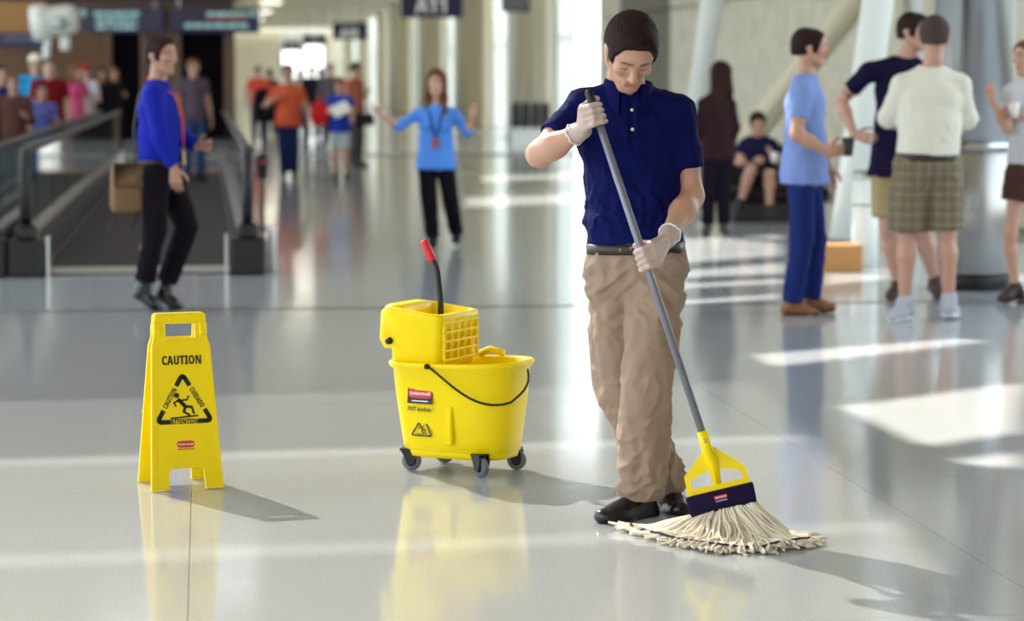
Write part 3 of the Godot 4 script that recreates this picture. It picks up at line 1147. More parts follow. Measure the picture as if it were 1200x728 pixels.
	part("head", Shape.new().box(Vector3(-2.4, 7.75, 14.4), Vector3(21, .5, .3)).done(), M.pale, wb)
	for k in 6:
		part("mullion", box_mesh(Vector3(.16, 3.9, .2)), M.frame, wb, Vector3(-12.7 + k * 4.16, 5.55, 14.4))
		if k < 5: part("pane", box_mesh(Vector3(4.0, 3.9, .02)), M.pane, wb, Vector3(-10.62 + k * 4.16, 5.55, 14.4))

func build_far_lights() -> void:
	# fluorescent troffers in the corridor ceiling
	var lm := mat(Color(1, 1, .96), .5)
	lm.emission_enabled = true
	lm.emission = Color(1, .97, .9)
	lm.emission_energy_multiplier = 2.2
	for k in 6:
		var o := thing("ceiling_light", "glowing ceiling light panel in the far corridor", "ceiling light", hall(2.6, 4.36, 72 + k * 14.0), HALL, "ceiling lights of the far corridor")
		part("diffuser", box_mesh(Vector3(.8, .03, 2.4)), lm, o)
		part("frame", Shape.new().box(Vector3(0, .03, 0), Vector3(.9, .04, 2.5)).done(), M.frame, o)
		var l := AreaLight3D.new()
		l.name = "panel_light"
		l.area_size = Vector2(.8, 2.4)
		l.light_energy = 5.0
		l.light_color = Color(1, .97, .9)
		l.area_range = 60.0
		l.shadow_enabled = true
		l.rotation.x = -PI / 2
		l.position.y = -.03
		o.add_child(l)

func balustrade(label: String, u: float, inner: float) -> void:
	# length runs along -z of the hall; inner = +1 when the belt lies towards larger u
	var o := thing("walkway_balustrade", label, "balustrade", hall(u, 0, 19.6), HALL, "balustrades of the moving walkways")
	var L := 21.4
	part("skirt", Shape.new().box(Vector3(0, .17, -L * .5 - .1), Vector3(.15, .34, L - .2), .015).done(), M.skirt, o)
	part("glass_panel", Shape.new().box(Vector3(0, .62, -L * .5 - .15), Vector3(.012, .58, L - .4)).done(), M.rail_glass, o)
	var p := PackedVector3Array()
	p.append(Vector3(0, .36, -.1))
	for k in 13:
		var a := PI * k / 12.0
		p.append(Vector3(0, .655 - cos(a) * .295, -.12 + sin(a) * .27))
	p.append(Vector3(0, .95, -L + .2))
	var rs := []
	for v in p: rs.append(.042)
	part("handrail", Shape.new(true).tube(p, rs, 10, true, .7).done(), M.rubber, o)
	part("end_cap", Shape.new().box(Vector3(0, .14, -.02), Vector3(.27, .28, .34), .02).done(), M.black, o)
	part("inlet", Shape.new().box(Vector3(0, .33, .02), Vector3(.16, .12, .24), .03).done(), M.black, o)
	part("edge_plate", Shape.new().box(Vector3(inner * .16, .15, -.05), Vector3(.03, .3, .3), .004).done(), M.steel, o)
	for k in 9:
		part("glass_joint", box_mesh(Vector3(.016, .58, .012)), M.black, o, Vector3(0, .62, -1.2 - k * 2.4))

func build_walkways() -> void:
	var spots := [[-1.34, 1.0, "balustrade with black handrail beside the man in the royal blue shirt and tan bag"],
		[.32, -1.0, "balustrade with black handrail next to the white light post at the walkway end"],
		[-1.62, -1.0, "balustrade with black handrail standing close back to back with its neighbour"],
		[-3.28, 1.0, "outermost balustrade with black handrail beyond the crowd on the moving walkway"]]
	for s in spots: balustrade(s[2], s[0], s[1])
	for k in 2:
		var u: float = [-.51, -2.45][k]
		var o := thing("moving_walkway", ["dark ribbed moving walkway belt behind the man in royal blue", "dark ribbed moving walkway belt carrying the waiting crowd"][k], "walkway", hall(u, 0, 19.6), HALL)
		part("belt_bed", Shape.new().box(Vector3(0, .004, -10.7), Vector3(1.48, .008, 21.4)).done(), M.pallet, o)
		var rib := box_mesh(Vector3(.02, .008, 21.2))
		var st := Shape.new()
		for r in 30: st.box(Vector3(-.7 + r * 1.4 / 29.0, .011, -10.7), Vector3(.02, .007, 21.0))
		tag(part("tread_ribs", st.done(), M.pallet, o), "", "", "", "stuff")
		for e in [0.35, 21.1]:
			part("comb_plate", Shape.new().box(Vector3(0, .012, -e), Vector3(1.46, .02, .55), .004).done(), M.brushed if e < 1.0 else M.wood, o)

func build_signs() -> void:
	# two wayfinding panels over the shutters; the print is too soft to read, so only its word shapes stand there
	var cyan := mat(rgb(176, 224, 222), .5)
	for k in 2:
		var a := pt([140.0, 251.5][k], 24, 61.4)
		var o := thing("wayfinding_sign", ["navy wayfinding sign with arrow and three pale printed lines", "navy wayfinding sign with pale lines above and below a red stripe"][k], "sign", a, HALL * .3)
		part("panel", box_mesh(Vector3(2.13, .6, .1), .02), M.navy, o)
		for s in [-.85, .85]: part("hanger", box_mesh(Vector3(.05, .5, .05)), M.frame, o, Vector3(s, .5, 0))
		rng.seed = 30 + k
		var rows: Array = [[.16, -.6, .5], [.0, -.55, .42], [-.16, -.55, .42]] if k == 0 else [[.15, -.18, .8], [-.12, -.7, .78]]
		for r in rows:
			var x: float = r[1]
			while x < r[2]:
				var wd := minf(rng.randf_range(.12, .3), r[2] - x)
				part("print", box_mesh(Vector3(wd, .1, .01)), cyan, o, Vector3(x + wd * .5, r[0], .055))
				x += wd + .035
		if k == 0:
			part("arrow_disc", Shape.new(true).lathe([[.0, -.005], [.09, -.005], [.09, .005], [.0, .005]]).done(), cyan, o, Vector3(-.86, .18, .055)).rotation.x = PI / 2
		else:
			part("red_stripe", box_mesh(Vector3(.95, .04, .01)), M.red, o, Vector3(.3, .05, .055))
			part("arrow_disc", Shape.new(true).lathe([[.0, -.005], [.08, -.005], [.08, .005], [.0, .005]]).done(), cyan, o, Vector3(.92, .17, .055)).rotation.x = PI / 2
	# gate signs hung along the corridor
	var gates := [["A11", 506.0, 2.0, 55.0, 72.0, 37.0], ["A10", 410.0, 36.5, 87.0, 41.0, 20.0], ["A9", 369.0, 47.0, 107.0, 27.0, 13.0], ["A8", 342.0, 54.5, 133.0, 21.0, 11.0]]
	for q in gates:
		var s: float = FOCAL / q[3]
		var o := thing("gate_sign", "hanging navy gate sign lettered %s in white" % q[0], "sign", pt(q[1], q[2], q[3]), HALL * .6, "gate signs along the corridor")
		var wd: float = q[4] / s
		var ht: float = q[5] / s
		part("panel", box_mesh(Vector3(wd, ht, .12), .02), M.navy, o)
		var top: float = 4.4 - (o.position.y + ht * .5)
		if q[3] < 62: top = 7.92 - (o.position.y + ht * .5)
		for e in [-.35, .35]: part("hanger", box_mesh(Vector3(.04, top, .04)), M.frame, o, Vector3(e * wd, ht * .5 + top * .5, 0))
		letter(q[0], wd * .5, ht * .5, .01, M.print_white, o, Vector3(-wd * .02, -ht * .1, .066))
	# dark board, pale notice with an oval emblem on the end wall, and a hanging screen
	var d := thing("notice_board", "dark hanging sign board beside the white swivel lamp", "sign", pt(20, 47, 60), HALL * .5)
	part("panel", box_mesh(Vector3(1.45, .36, .1), .02), M.navy, d)
	part("print", box_mesh(Vector3(.8, .07, .01)), mat(rgb(110, 104, 130), .6), d, Vector3(.12, .05, .055))
	for e in [-.5, .5]: part("hanger", box_mesh(Vector3(.04, .6, .04)), M.frame, d, Vector3(e, .45, 0))
	var n := thing("wall_notice", "pale wall panel bearing a dark oval emblem", "notice", pt(101, 58, 61.5), HALL)
	part("panel", box_mesh(Vector3(.98, .98, .06), .01), mat(rgb(150, 146, 132), .6), n)
	var ov := Shape.new(true).lathe([[.0, -.006], [.2, -.006], [.2, .006], [.0, .006]])
	var e0 := part("emblem", ov.done(), M.navy, n, Vector3(-.1, -.02, .034))
	e0.rotation.x = PI / 2
	e0.scale = Vector3(1.35, 1, .8)
	part("emblem_field", Shape.new(true).lathe([[.0, -.006], [.09, -.006], [.09, .006], [.0, .006]]).done(), mat(rgb(150, 146, 132), .6), n, Vector3(.04, -.02, .042)).rotation.x = PI / 2
	var t := thing("hanging_screen", "dark information screen hung high by the tall windows", "screen", pt(604, 0, 46), -.12)
	part("casing", box_mesh(Vector3(.5, .42, .12), .02), M.black, t)
	part("display", box_mesh(Vector3(.44, .34, .01)), mat(rgb(60, 58, 66), .2), t, Vector3(0, 0, .062))
	part("bracket", box_mesh(Vector3(.05, 5.0, .05)), M.frame, t, Vector3(0, 2.7, 0))
	# white swivel lamp on a bent stem
	var w := thing("swivel_lamp", "white bulky spot lamp on a bent white stem above the crowd", "lamp", pt(58, 80, 52), 0.0)
	var stem := PackedVector3Array()
	for k in 9: stem.append(Vector3(.04 - .1 * sin(k * .35) , k * .09 - .1, 0))
	part("stem", Shape.new(true).tube(stem, .07, 10).done(), M.white_paint, w)
	part("stand", Shape.new(true).tube(PackedVector3Array([Vector3(.04, -.08, 0), Vector3(.04, 1.0 - w.position.y - .99, 0)]), .05, 10).done(), M.white_paint, w)
	var can := Shape.new(true).lathe([[.0, -.45], [.26, -.45], [.3, -.3], [.3, .1], [.36, .16], [.36, .42], [.0, .42]], Vector3.ZERO, 20)
	var cn := part("housing", can.done(), M.white_paint, w, Vector3(.1, .95, 0))
	cn.rotation = Vector3(0, 0, PI / 2 + .12)
	part("side_drum", Shape.new(true).lathe([[.0, -.1], [.13, -.1], [.13, .12], [.0, .12]], Vector3.ZERO, 16).done(), M.frame, w, Vector3(.3, .9, .32)).rotation.x = PI / 2
	part("counterweight", Shape.new(true).lathe([[.0, -.14], [.09, -.14], [.11, .0], [.09, .14], [.0, .14]], Vector3.ZERO, 14).done(), M.white_paint, w, Vector3(.32, .5, .0))

func build_columns() -> void:
	# two leaning white struts, a stainless drum column and slim window columns
	for q in [[801, 252, 835, 0, 28.0, .125, "leaning white round strut behind the woman with long dark hair"], [990, 292, 1029, 0, 22.3, .14, "leaning white round strut behind the cardboard box"]]:
		var a := ground(q[0], q[1])
		var b := pt(q[2], q[3], -a.z)
		var d := (b - a)
		var top := a + d * (7.9 / d.y)
		var o := thing("leaning_column", q[6], "column", a, 0.0)
		part("shaft", Shape.new(true).tube(PackedVector3Array([Vector3(0, .03, 0), (top - a) * .5, top - a]), q[5], 24).done(), M.white_paint, o)
		part("collar", Shape.new(true).lathe([[.0, .0], [q[5] + .07, .0], [q[5] + .07, .05], [q[5] + .03, .09], [.0, .09]]).done(), M.brushed, o)
	for q in [[906, 130, 992, 20, 31.0, "slanting beige brace on the concrete wall behind the men talking"], [1150, 20, 1240, 85, 27.0, "slanting beige brace on the concrete wall beside the steel column"]]:
		var a := pt(q[0], q[1], q[4])
		var b := pt(q[2], q[3], q[4])
		var d := (b - a).normalized()
		var lo := a - d * (a.y / d.y) if d.y > 0.05 else a - d * ((a.y - 7.9) / d.y)
		var hi := a + d * ((7.9 - a.y) / d.y) if d.y > 0.05 else a + d * (-a.y / d.y)
		if lo.y > hi.y:
			var w := lo
			lo = hi
			hi = w
		lo.y = .05
		var o := thing("slanting_brace", q[5], "brace", lo, 0.0)
		part("bar", Shape.new(true).tube(PackedVector3Array([Vector3.ZERO, (hi - lo) * .5, hi - lo]), .16, 16).done(), M.beige, o)
	var c := thing("steel_column", "wide polished steel drum column behind the man in the white shirt", "column", ground(1138, 338), 0.0)
	part("shaft", Shape.new(true).lathe([[.0, .12], [.285, .12], [.285, .98]], Vector3.ZERO, 40).done(), M.brushed, c)
	part("band", Shape.new(true).lathe([[.0, .98], [.292, .98], [.292, 1.04], [.0, 1.04]], Vector3.ZERO, 40).done(), M.steel, c)
	part("upper_shaft", Shape.new(true).lathe([[.0, 1.04], [.285, 1.04], [.285, 7.9], [.0, 7.9]], Vector3.ZERO, 40).done(), M.steel, c)
	part("foot", Shape.new(true).lathe([[.0, .0], [.27, .0], [.27, .12], [.0, .12]], Vector3.ZERO, 40).done(), M.black, c)
	part("socket_plate", box_mesh(Vector3(.07, .11, .02), .004), M.frame, c, Vector3(-.05, .62, .285))
	for w in [62.6, 76.0, 89.2, 103.0]:
		var o := thing("window_column", "slim round pale steel column at a tall window", "column", hall(7.55, 0, w), HALL, "columns along the tall windows")
		part("shaft", Shape.new(true).lathe([[.0, .0], [.17, .0], [.17, 7.9], [.0, 7.9]], Vector3.ZERO, 16).done(), M.white_paint, o)
		part("collar", Shape.new(true).lathe([[.0, .0], [.22, .0], [.22, .06], [.0, .06]], Vector3.ZERO, 16).done(), M.brushed, o)

# ---------------------------------------------------------------- caution sign
func emblem_triangle(o: Node3D, c: Vector3, R: float, th: float, depth: float, written: bool) -> void:
	# rounded warning triangle around a slipping figure; three corner strokes, the words stand in the gaps
	var v := []
	for k in 3: v.append(Vector2(0, R).rotated(TAU * k / 3.0))
	for k in 3:
		var p: Vector2 = v[k]
		var a: Vector2 = v[(k + 1) % 3]
		var b: Vector2 = v[(k + 2) % 3]
		var reach := .23 if written else .5
		var pts := PackedVector3Array()
		var e0 := p.lerp(a, reach)
		var e1 := p.lerp(a, .1)
		var f1 := p.lerp(b, .1)
		var f0 := p.lerp(b, reach)
		pts.append(Vector3(e0.x, e0.y, 0))
		for i in 7:
			var t := i / 6.0
			var q := e1.lerp(p, t).lerp(p.lerp(f1, t), t)
			pts.append(Vector3(q.x, q.y, 0))
		pts.append(Vector3(f0.x, f0.y, 0))
		var st := Shape.new()
		for i in pts.size() - 1:
			var d := (pts[i + 1] - pts[i]).normalized()
			var n := Vector3(-d.y, d.x, 0) * th * .5
			st.slab(PackedVector2Array([Vector2(pts[i].x - n.x - d.x * th * .2, pts[i].y - n.y - d.y * th * .2), Vector2(pts[i + 1].x - n.x + d.x * th * .2, pts[i + 1].y - n.y + d.y * th * .2), Vector2(pts[i + 1].x + n.x + d.x * th * .2, pts[i + 1].y + n.y + d.y * th * .2), Vector2(pts[i].x + n.x - d.x * th * .2, pts[i].y + n.y - d.y * th * .2)]), 0, depth)
		part("triangle_stroke", st.done(), M.ink, o, c)
	# the figure: head, trunk, limbs, ground line
	var s := R * .5
	var f := Shape.new()
	var limb := func(a: Vector2, b: Vector2, w: float) -> void:
		var d := (b - a).normalized()
		var n := Vector2(-d.y, d.x) * w * .5
		f.slab(PackedVector2Array([a - n - d * w * .3, b - n + d * w * .3, b + n + d * w * .3, a + n - d * w * .3]) , 0, depth)
	var S := func(x: float, y: float) -> Vector2: return Vector2(x, y) * s
	limb.call(S.call(-.32, .38), S.call(.12, -.08), s * .24)
	limb.call(S.call(.1, -.06), S.call(.5, -.1), s * .17)
	limb.call(S.call(.5, -.1), S.call(.62, -.5), s * .14)
	limb.call(S.call(.08, -.1), S.call(-.02, -.38), s * .17)
	limb.call(S.call(-.02, -.38), S.call(.34, -.62), s * .14)
	limb.call(S.call(-.28, .34), S.call(.2, .36), s * .11)
	limb.call(S.call(.2, .36), S.call(.34, .6), s * .1)
	limb.call(S.call(-.34, .34), S.call(-.62, .2), s * .11)
	limb.call(S.call(-.62, .2), S.call(-.5, -.02), s * .1)
	var hd := PackedVector2Array()
	for k in 12: hd.append(S.call(-.42, .66) + Vector2(s * .17, 0).rotated(TAU * k / 12.0))
	f.slab(hd, 0, depth)
	limb.call(S.call(-.85, -.78), S.call(.85, -.66), s * .1)
	part("slipping_figure", f.done(), M.ink, o, c)

func logo(o: Node3D, c: Vector3, w: float, h: float) -> void:
	# red lozenge with the maker's name in white
	var p := PackedVector2Array()
	for k in 28:
		var a := TAU * k / 28.0
		p.append(Vector2(signf(cos(a)) * pow(absf(cos(a)), .35) * w * .5, signf(sin(a)) * pow(absf(sin(a)), .7) * h * .5))
	part("logo_field", Shape.new().slab(p, 0, .0008).done(), M.red, o, c)
	letter("Rubbermaid", w * .86, h * .36, .0005, M.print_white, o, c + Vector3(0, 0, .0011), 0.0, "logo_lettering")

func caution_sign() -> void:
	var foot := ground(217, 570)
	var o := thing("caution_sign", "yellow folding wet floor caution sign standing open on the floor", "sign", Vector3(foot.x - .02, 0, foot.z - .02), deg_to_rad(20))
	var L := .672
	var out := PackedVector2Array([Vector2(-.138, 0), Vector2(-.07, 0), Vector2(-.066, .07), Vector2(-.058, .08), Vector2(.058, .08), Vector2(.066, .07), Vector2(.07, 0), Vector2(.138, 0),
		Vector2(.112, .545), Vector2(.104, .57), Vector2(.1, .6), Vector2(.1, .655), Vector2(.09, L), Vector2(-.09, L), Vector2(-.1, .655), Vector2(-.1, .6), Vector2(-.104, .57), Vector2(-.112, .545)])
	var left := PackedVector2Array()
	var lh := [[-.138, 0], [-.07, 0], [-.066, .07], [-.058, .08], [0, .08], [0, .572], [-.05, .572], [-.056, .58], [-.056, .632], [0, .632], [0, L], [-.09, L], [-.1, .655], [-.1, .6], [-.104, .57], [-.112, .545]]
	for k in 2:
		var leaf := Node3D.new()
		leaf.name = "front_leaf" if k == 0 else "back_leaf"
		o.add_child(leaf)
		leaf.position = Vector3(0, L - .008, 0)
		var ang := .17
		leaf.rotation = Vector3(-ang if k == 0 else ang, 0, 0)
		var sh := Shape.new()
		var mirror := PackedVector2Array()
		left.clear()
		for q in lh: left.append(Vector2(q[0], q[1] - L))
		for q in lh: mirror.append(Vector2(-q[0], q[1] - L))
		var z0 := .002 if k == 0 else -.014
		sh.slab(left, z0, z0 + .012)
		sh.slab(mirror, z0, z0 + .012)
		part("panel", sh.done(), M.yellow, leaf)
		var zf := z0 + .012 if k == 0 else z0 - .003
		for s in [-1.0, 1.0]:
			var rim := Shape.new()
			rim.slab(PackedVector2Array([Vector2(s * .136, .002 - L), Vector2(s * .122, .002 - L), Vector2(s * .098, .54 - L), Vector2(s * .11, .545 - L)]), zf, zf + .0035)
			part("side_rim", rim.done(), M.yellow, leaf)
		var arc := Shape.new()
		var ap := PackedVector2Array()
		for i in 11: ap.append(Vector2(-.12 + .024 * i, .112 - L + .012 * sin(PI * i / 10.0)))
		for i in 11: ap.append(Vector2(.12 - .024 * i, .118 - L + .012 * sin(PI * i / 10.0)))
		arc.slab(ap, zf, zf + .003)
		part("arched_rib", arc.done(), M.yellow, leaf)
		part("handle_lip", Shape.new().box(Vector3(0, -.1, zf + .002), Vector3(.11, .008, .008), .002).done(), M.yellow, leaf)
		part("top_roll", Shape.new().box(Vector3(0, -.02, z0 + .006), Vector3(.2, .034, .02), .006).done(), M.yellow, leaf)
		for s in [-1.0, 1.0]: part("hinge_boss", Shape.new().box(Vector3(s * .088, -.062, z0 + .006), Vector3(.03, .05, .02), .005).done(), M.yellow, leaf)
		if k == 0:
			var zt := zf + .0012
			letter("CAUTION", .15, .034, .001, M.ink, leaf, Vector3(0, .492 - L, zt))
			var c := Vector3(0, .318 - L, zf + .0006)
			emblem_triangle(leaf, c, .12, .0175, .0008, true)
			letter("ATTENTION", .106, .0195, .0008, M.ink, leaf, c + Vector3(0, -.06, .0006))
			letter("CAUTION", .084, .0195, .0008, M.ink, leaf, c + Vector3(-.052, .03, .0006), PI / 3)
			letter("CUIDADO", .084, .0195, .0008, M.ink, leaf, c + Vector3(.052, .03, .0006), -PI / 3)
			logo(leaf, Vector3(.0, .172 - L, zf + .0006), .067, .026)
			part("logo_rule", box_mesh(Vector3(.066, .004, .0008)), M.red, leaf, Vector3(0, .153 - L, zf + .001))
	o.scale = Vector3(.97, .96, .97)
	part("spreader_catch", Shape.new(true).lathe([[.0, -.006], [.012, -.006], [.012, .006], [.0, .006]], Vector3.ZERO, 12).done(), M.yellow, o, Vector3(-.112, .28, -.09))

# ---------------------------------------------------------------- mop bucket
func mop_bucket() -> void:
	var c := ground(544, 551)
	var o := thing("mop_bucket", "yellow mop bucket with side-press wringer standing on black castors", "mop bucket", Vector3(c.x, 0, c.z), deg_to_rad(-27))
	# body: rings from the bottom to the rim, rounder and longer at the pouring end (+x)
	var body_ring := func(w: float, d: float, y: float, tilt: float) -> PackedVector3Array:
		var r := PackedVector3Array()
		var n := 48
		for k in n:
			var a := TAU * k / n
			var cx := cos(a)
			var sz := sin(a)
			var e := .38 if cx < 0 else .62
			var x := signf(cx) * pow(absf(cx), e) * w * .5
			var z := signf(sz) * pow(absf(sz), .42) * d * .5
			if cx > 0: z *= 1.0 - .26 * pow(cx, 2.0)
			r.append(Vector3(x, y + tilt * maxf(x, 0.0), -z))
		return r
	var H0 := .075
	var rings := [body_ring.call(.40, .25, H0, 0), body_ring.call(.43, .275, H0 + .012, 0), body_ring.call(.445, .285, H0 + .06, 0), body_ring.call(.485, .325, .3, 0), body_ring.call(.50, .345, .395, .03),
		body_ring.call(.525, .37, .405, .04), body_ring.call(.53, .375, .418, .04), body_ring.call(.52, .365, .426, .04), body_ring.call(.50, .345, .422, .04), body_ring.call(.47, .315, .28, 0), body_ring.call(.43, .27, .12, 0)]
	part("tub", Shape.new(true).loft(rings).done(), M.yellow, o)
	part("base_skirt", Shape.new(true).loft([body_ring.call(.38, .23, .058, 0), body_ring.call(.41, .26, .062, 0), body_ring.call(.42, .268, .08, 0), body_ring.call(.42, .268, .1, 0)]).done(), M.yellow, o)
	# a shallow relief rib on the near flank and the lip at the pouring end
	part("flank_rib", Shape.new().box(Vector3(.02, .19, .158), Vector3(.03, .15, .016), .006).done(), M.yellow, o)
	part("pouring_lip", Shape.new(true).tube(PackedVector3Array([Vector3(-.02, .432, -.165), Vector3(.03, .452, -.16), Vector3(.09, .44, -.155)]), .014, 8).done(), M.yellow, o)
	# wringer at the other end: an open hopper with a grid at its front
	var wr := Node3D.new()
	wr.name = "wringer"
	o.add_child(wr)
	wr.position = Vector3(-.128, .415, 0)
	wr.scale = Vector3(.94, .9, .96)
	var hop := func(x0: float, x1: float, d: float, y: float, tilt: float) -> PackedVector3Array:
		var r := PackedVector3Array()
		for q in rounded_ring(x1 - x0, d, .03, y, 3, Vector3((x0 + x1) * .5, 0, 0)): r.append(q + Vector3(0, -tilt * q.x, 0))
		return r
	part("hopper", Shape.new(true).loft([hop.call(-.11, .10, .3, -.02, 0.0), hop.call(-.118, .108, .315, .02, 0.0), hop.call(-.128, .118, .325, .17, .1), hop.call(-.145, .122, .335, .205, .12), hop.call(-.145, .122, .335, .225, .12), hop.call(-.125, .1, .3, .225, .12), hop.call(-.11, .09, .28, .1, 0.0)]).done(), M.yellow, wr)
	part("back_hood", Shape.new(true).loft([hop.call(-.17, -.09, .27, .06, 0.0), hop.call(-.182, -.09, .3, .1, 0.0), hop.call(-.175, -.08, .3, .2, .1), hop.call(-.15, -.08, .27, .232, .1)]).done(), M.yellow, wr)
	for i in 5:
		part("grid_bar", box_mesh(Vector3(.014, .012, .285), .003), M.yellow, wr, Vector3(.121 - .0, .02 + i * .039, 0))
	for i in 6:
		part("grid_bar", box_mesh(Vector3(.014, .175, .011), .003), M.yellow, wr, Vector3(.121, .1, -.137 + i * .0548))
	var knob := part("pivot_bolt", Shape.new(true).lathe([[.0, .0], [.015, .0], [.015, .012], [.008, .018], [.0, .018]], Vector3.ZERO, 14).done(), M.black, wr, Vector3(-.118, .095, .158))
	knob.rotation.x = PI / 2
	# lever
	var top := Vector3(.0, .0, -.05)
	var lever := PackedVector3Array([Vector3(-.03, .1, -.11), Vector3(-.033, .25, -.11), Vector3(-.045, .36, -.11), Vector3(-.052, .392, -.11), Vector3(-.075, .43, -.11)])
	part("lever", Shape.new(true).tube(lever, .0125, 10).done(), M.black, wr)
	var gr := PackedVector3Array([Vector3(-.068, .415, -.11), Vector3(-.072, .425, -.11), Vector3(-.108, .495, -.11), Vector3(-.112, .503, -.11)])
	part("lever_grip", Shape.new(true).tube(gr, [.013, .0175, .0185, .014], 12).done(), M.red, wr)
	# bail handle of black wire and the catch at the pouring end
	var bail := PackedVector3Array()
	for k in 17:
		var t := k / 16.0
		bail.append(Vector3(lerpf(-.055, .262, t), .415 - .135 * sin(PI * pow(t, 1.25) * .62), lerpf(.192, .12, t * t) + .02 * sin(PI * t)))
	for k in 8:
		var t := (k + 1) / 8.0
		bail.append(Vector3(.262 + .03 * sin(PI * t), lerpf(bail[16].y, .4, t), lerpf(.12, -.02, t)))
	part("bail", Shape.new(true).tube(bail, .0045, 6).done(), M.black, o)
	part("bail_pivot", Shape.new(true).tube(PackedVector3Array([Vector3(-.055, .415, .178), Vector3(-.055, .415, .2)]), .01, 10).done(), M.black, o)
	for q in [[-.185, .105, .3], [.13, .12, -.5], [-.16, -.115, .8], [.165, -.095, .2]]:
		var ca := Node3D.new()
		ca.name = "castor"
		o.add_child(ca, true)
		ca.position = Vector3(q[0], 0, q[1])
		ca.rotation.y = q[2]
		var wheel := part("wheel", Shape.new(true).lathe([[.0, -.013], [.03, -.013], [.037, -.009], [.038, .0], [.037, .009], [.03, .013], [.0, .013]], Vector3.ZERO, 20).done(), mat(rgb(110, 112, 124), .5), ca, Vector3(.012, .0385, 0))
		wheel.rotation.x = PI / 2
		var hub := part("hub", Shape.new(true).lathe([[.0, -.016], [.02, -.016], [.02, .016], [.0, .016]], Vector3.ZERO, 14).done(), M.black, ca, Vector3(.012, .0385, 0))
		hub.rotation.x = PI / 2
		var fk := Shape.new()
		for s in [-1.0, 1.0]: fk.slab(PackedVector2Array([Vector2(-.026, .082), Vector2(.03, .082), Vector2(.034, .06), Vector2(.024, .026), Vector2(.0, .026), Vector2(-.012, .055)]), s * .021 - .003, s * .021 + .003)
		fk.box(Vector3(0, .083, 0), Vector3(.06, .01, .05), .002)
		part("fork", fk.done(), M.black, ca)
	# print on the near flank, which leans outwards
	var pr := Node3D.new()
	pr.name = "flank_print"
	o.add_child(pr)
	pr.position = Vector3(-.1, .3, .1648)
	pr.rotation.x = .12 * -1.0
	part("logo_ground", box_mesh(Vector3(.108, .062, .0012)), M.ink, pr, Vector3(0, .0, .0))
	logo(pr, Vector3(0, .008, .0008), .1, .036)
	part("logo_strapline", box_mesh(Vector3(.07, .004, .0006)), M.print_white, pr, Vector3(0, -.021, .001))
	letter("35QT", .038, .018, .0006, M.ink, pr, Vector3(-.034, -.052, -.0006))
	letter("WaveBrake", .06, .016, .0006, M.ink, pr, Vector3(.02, -.052, -.0006))
	var tri := Node3D.new()
	tri.name = "warning_print"
	o.add_child(tri)
	tri.position = Vector3(-.1, .176, .1505)
	tri.rotation.x = -.13
	emblem_triangle(tri, Vector3(0, -.005, 0), .05, .006, .0006, false)

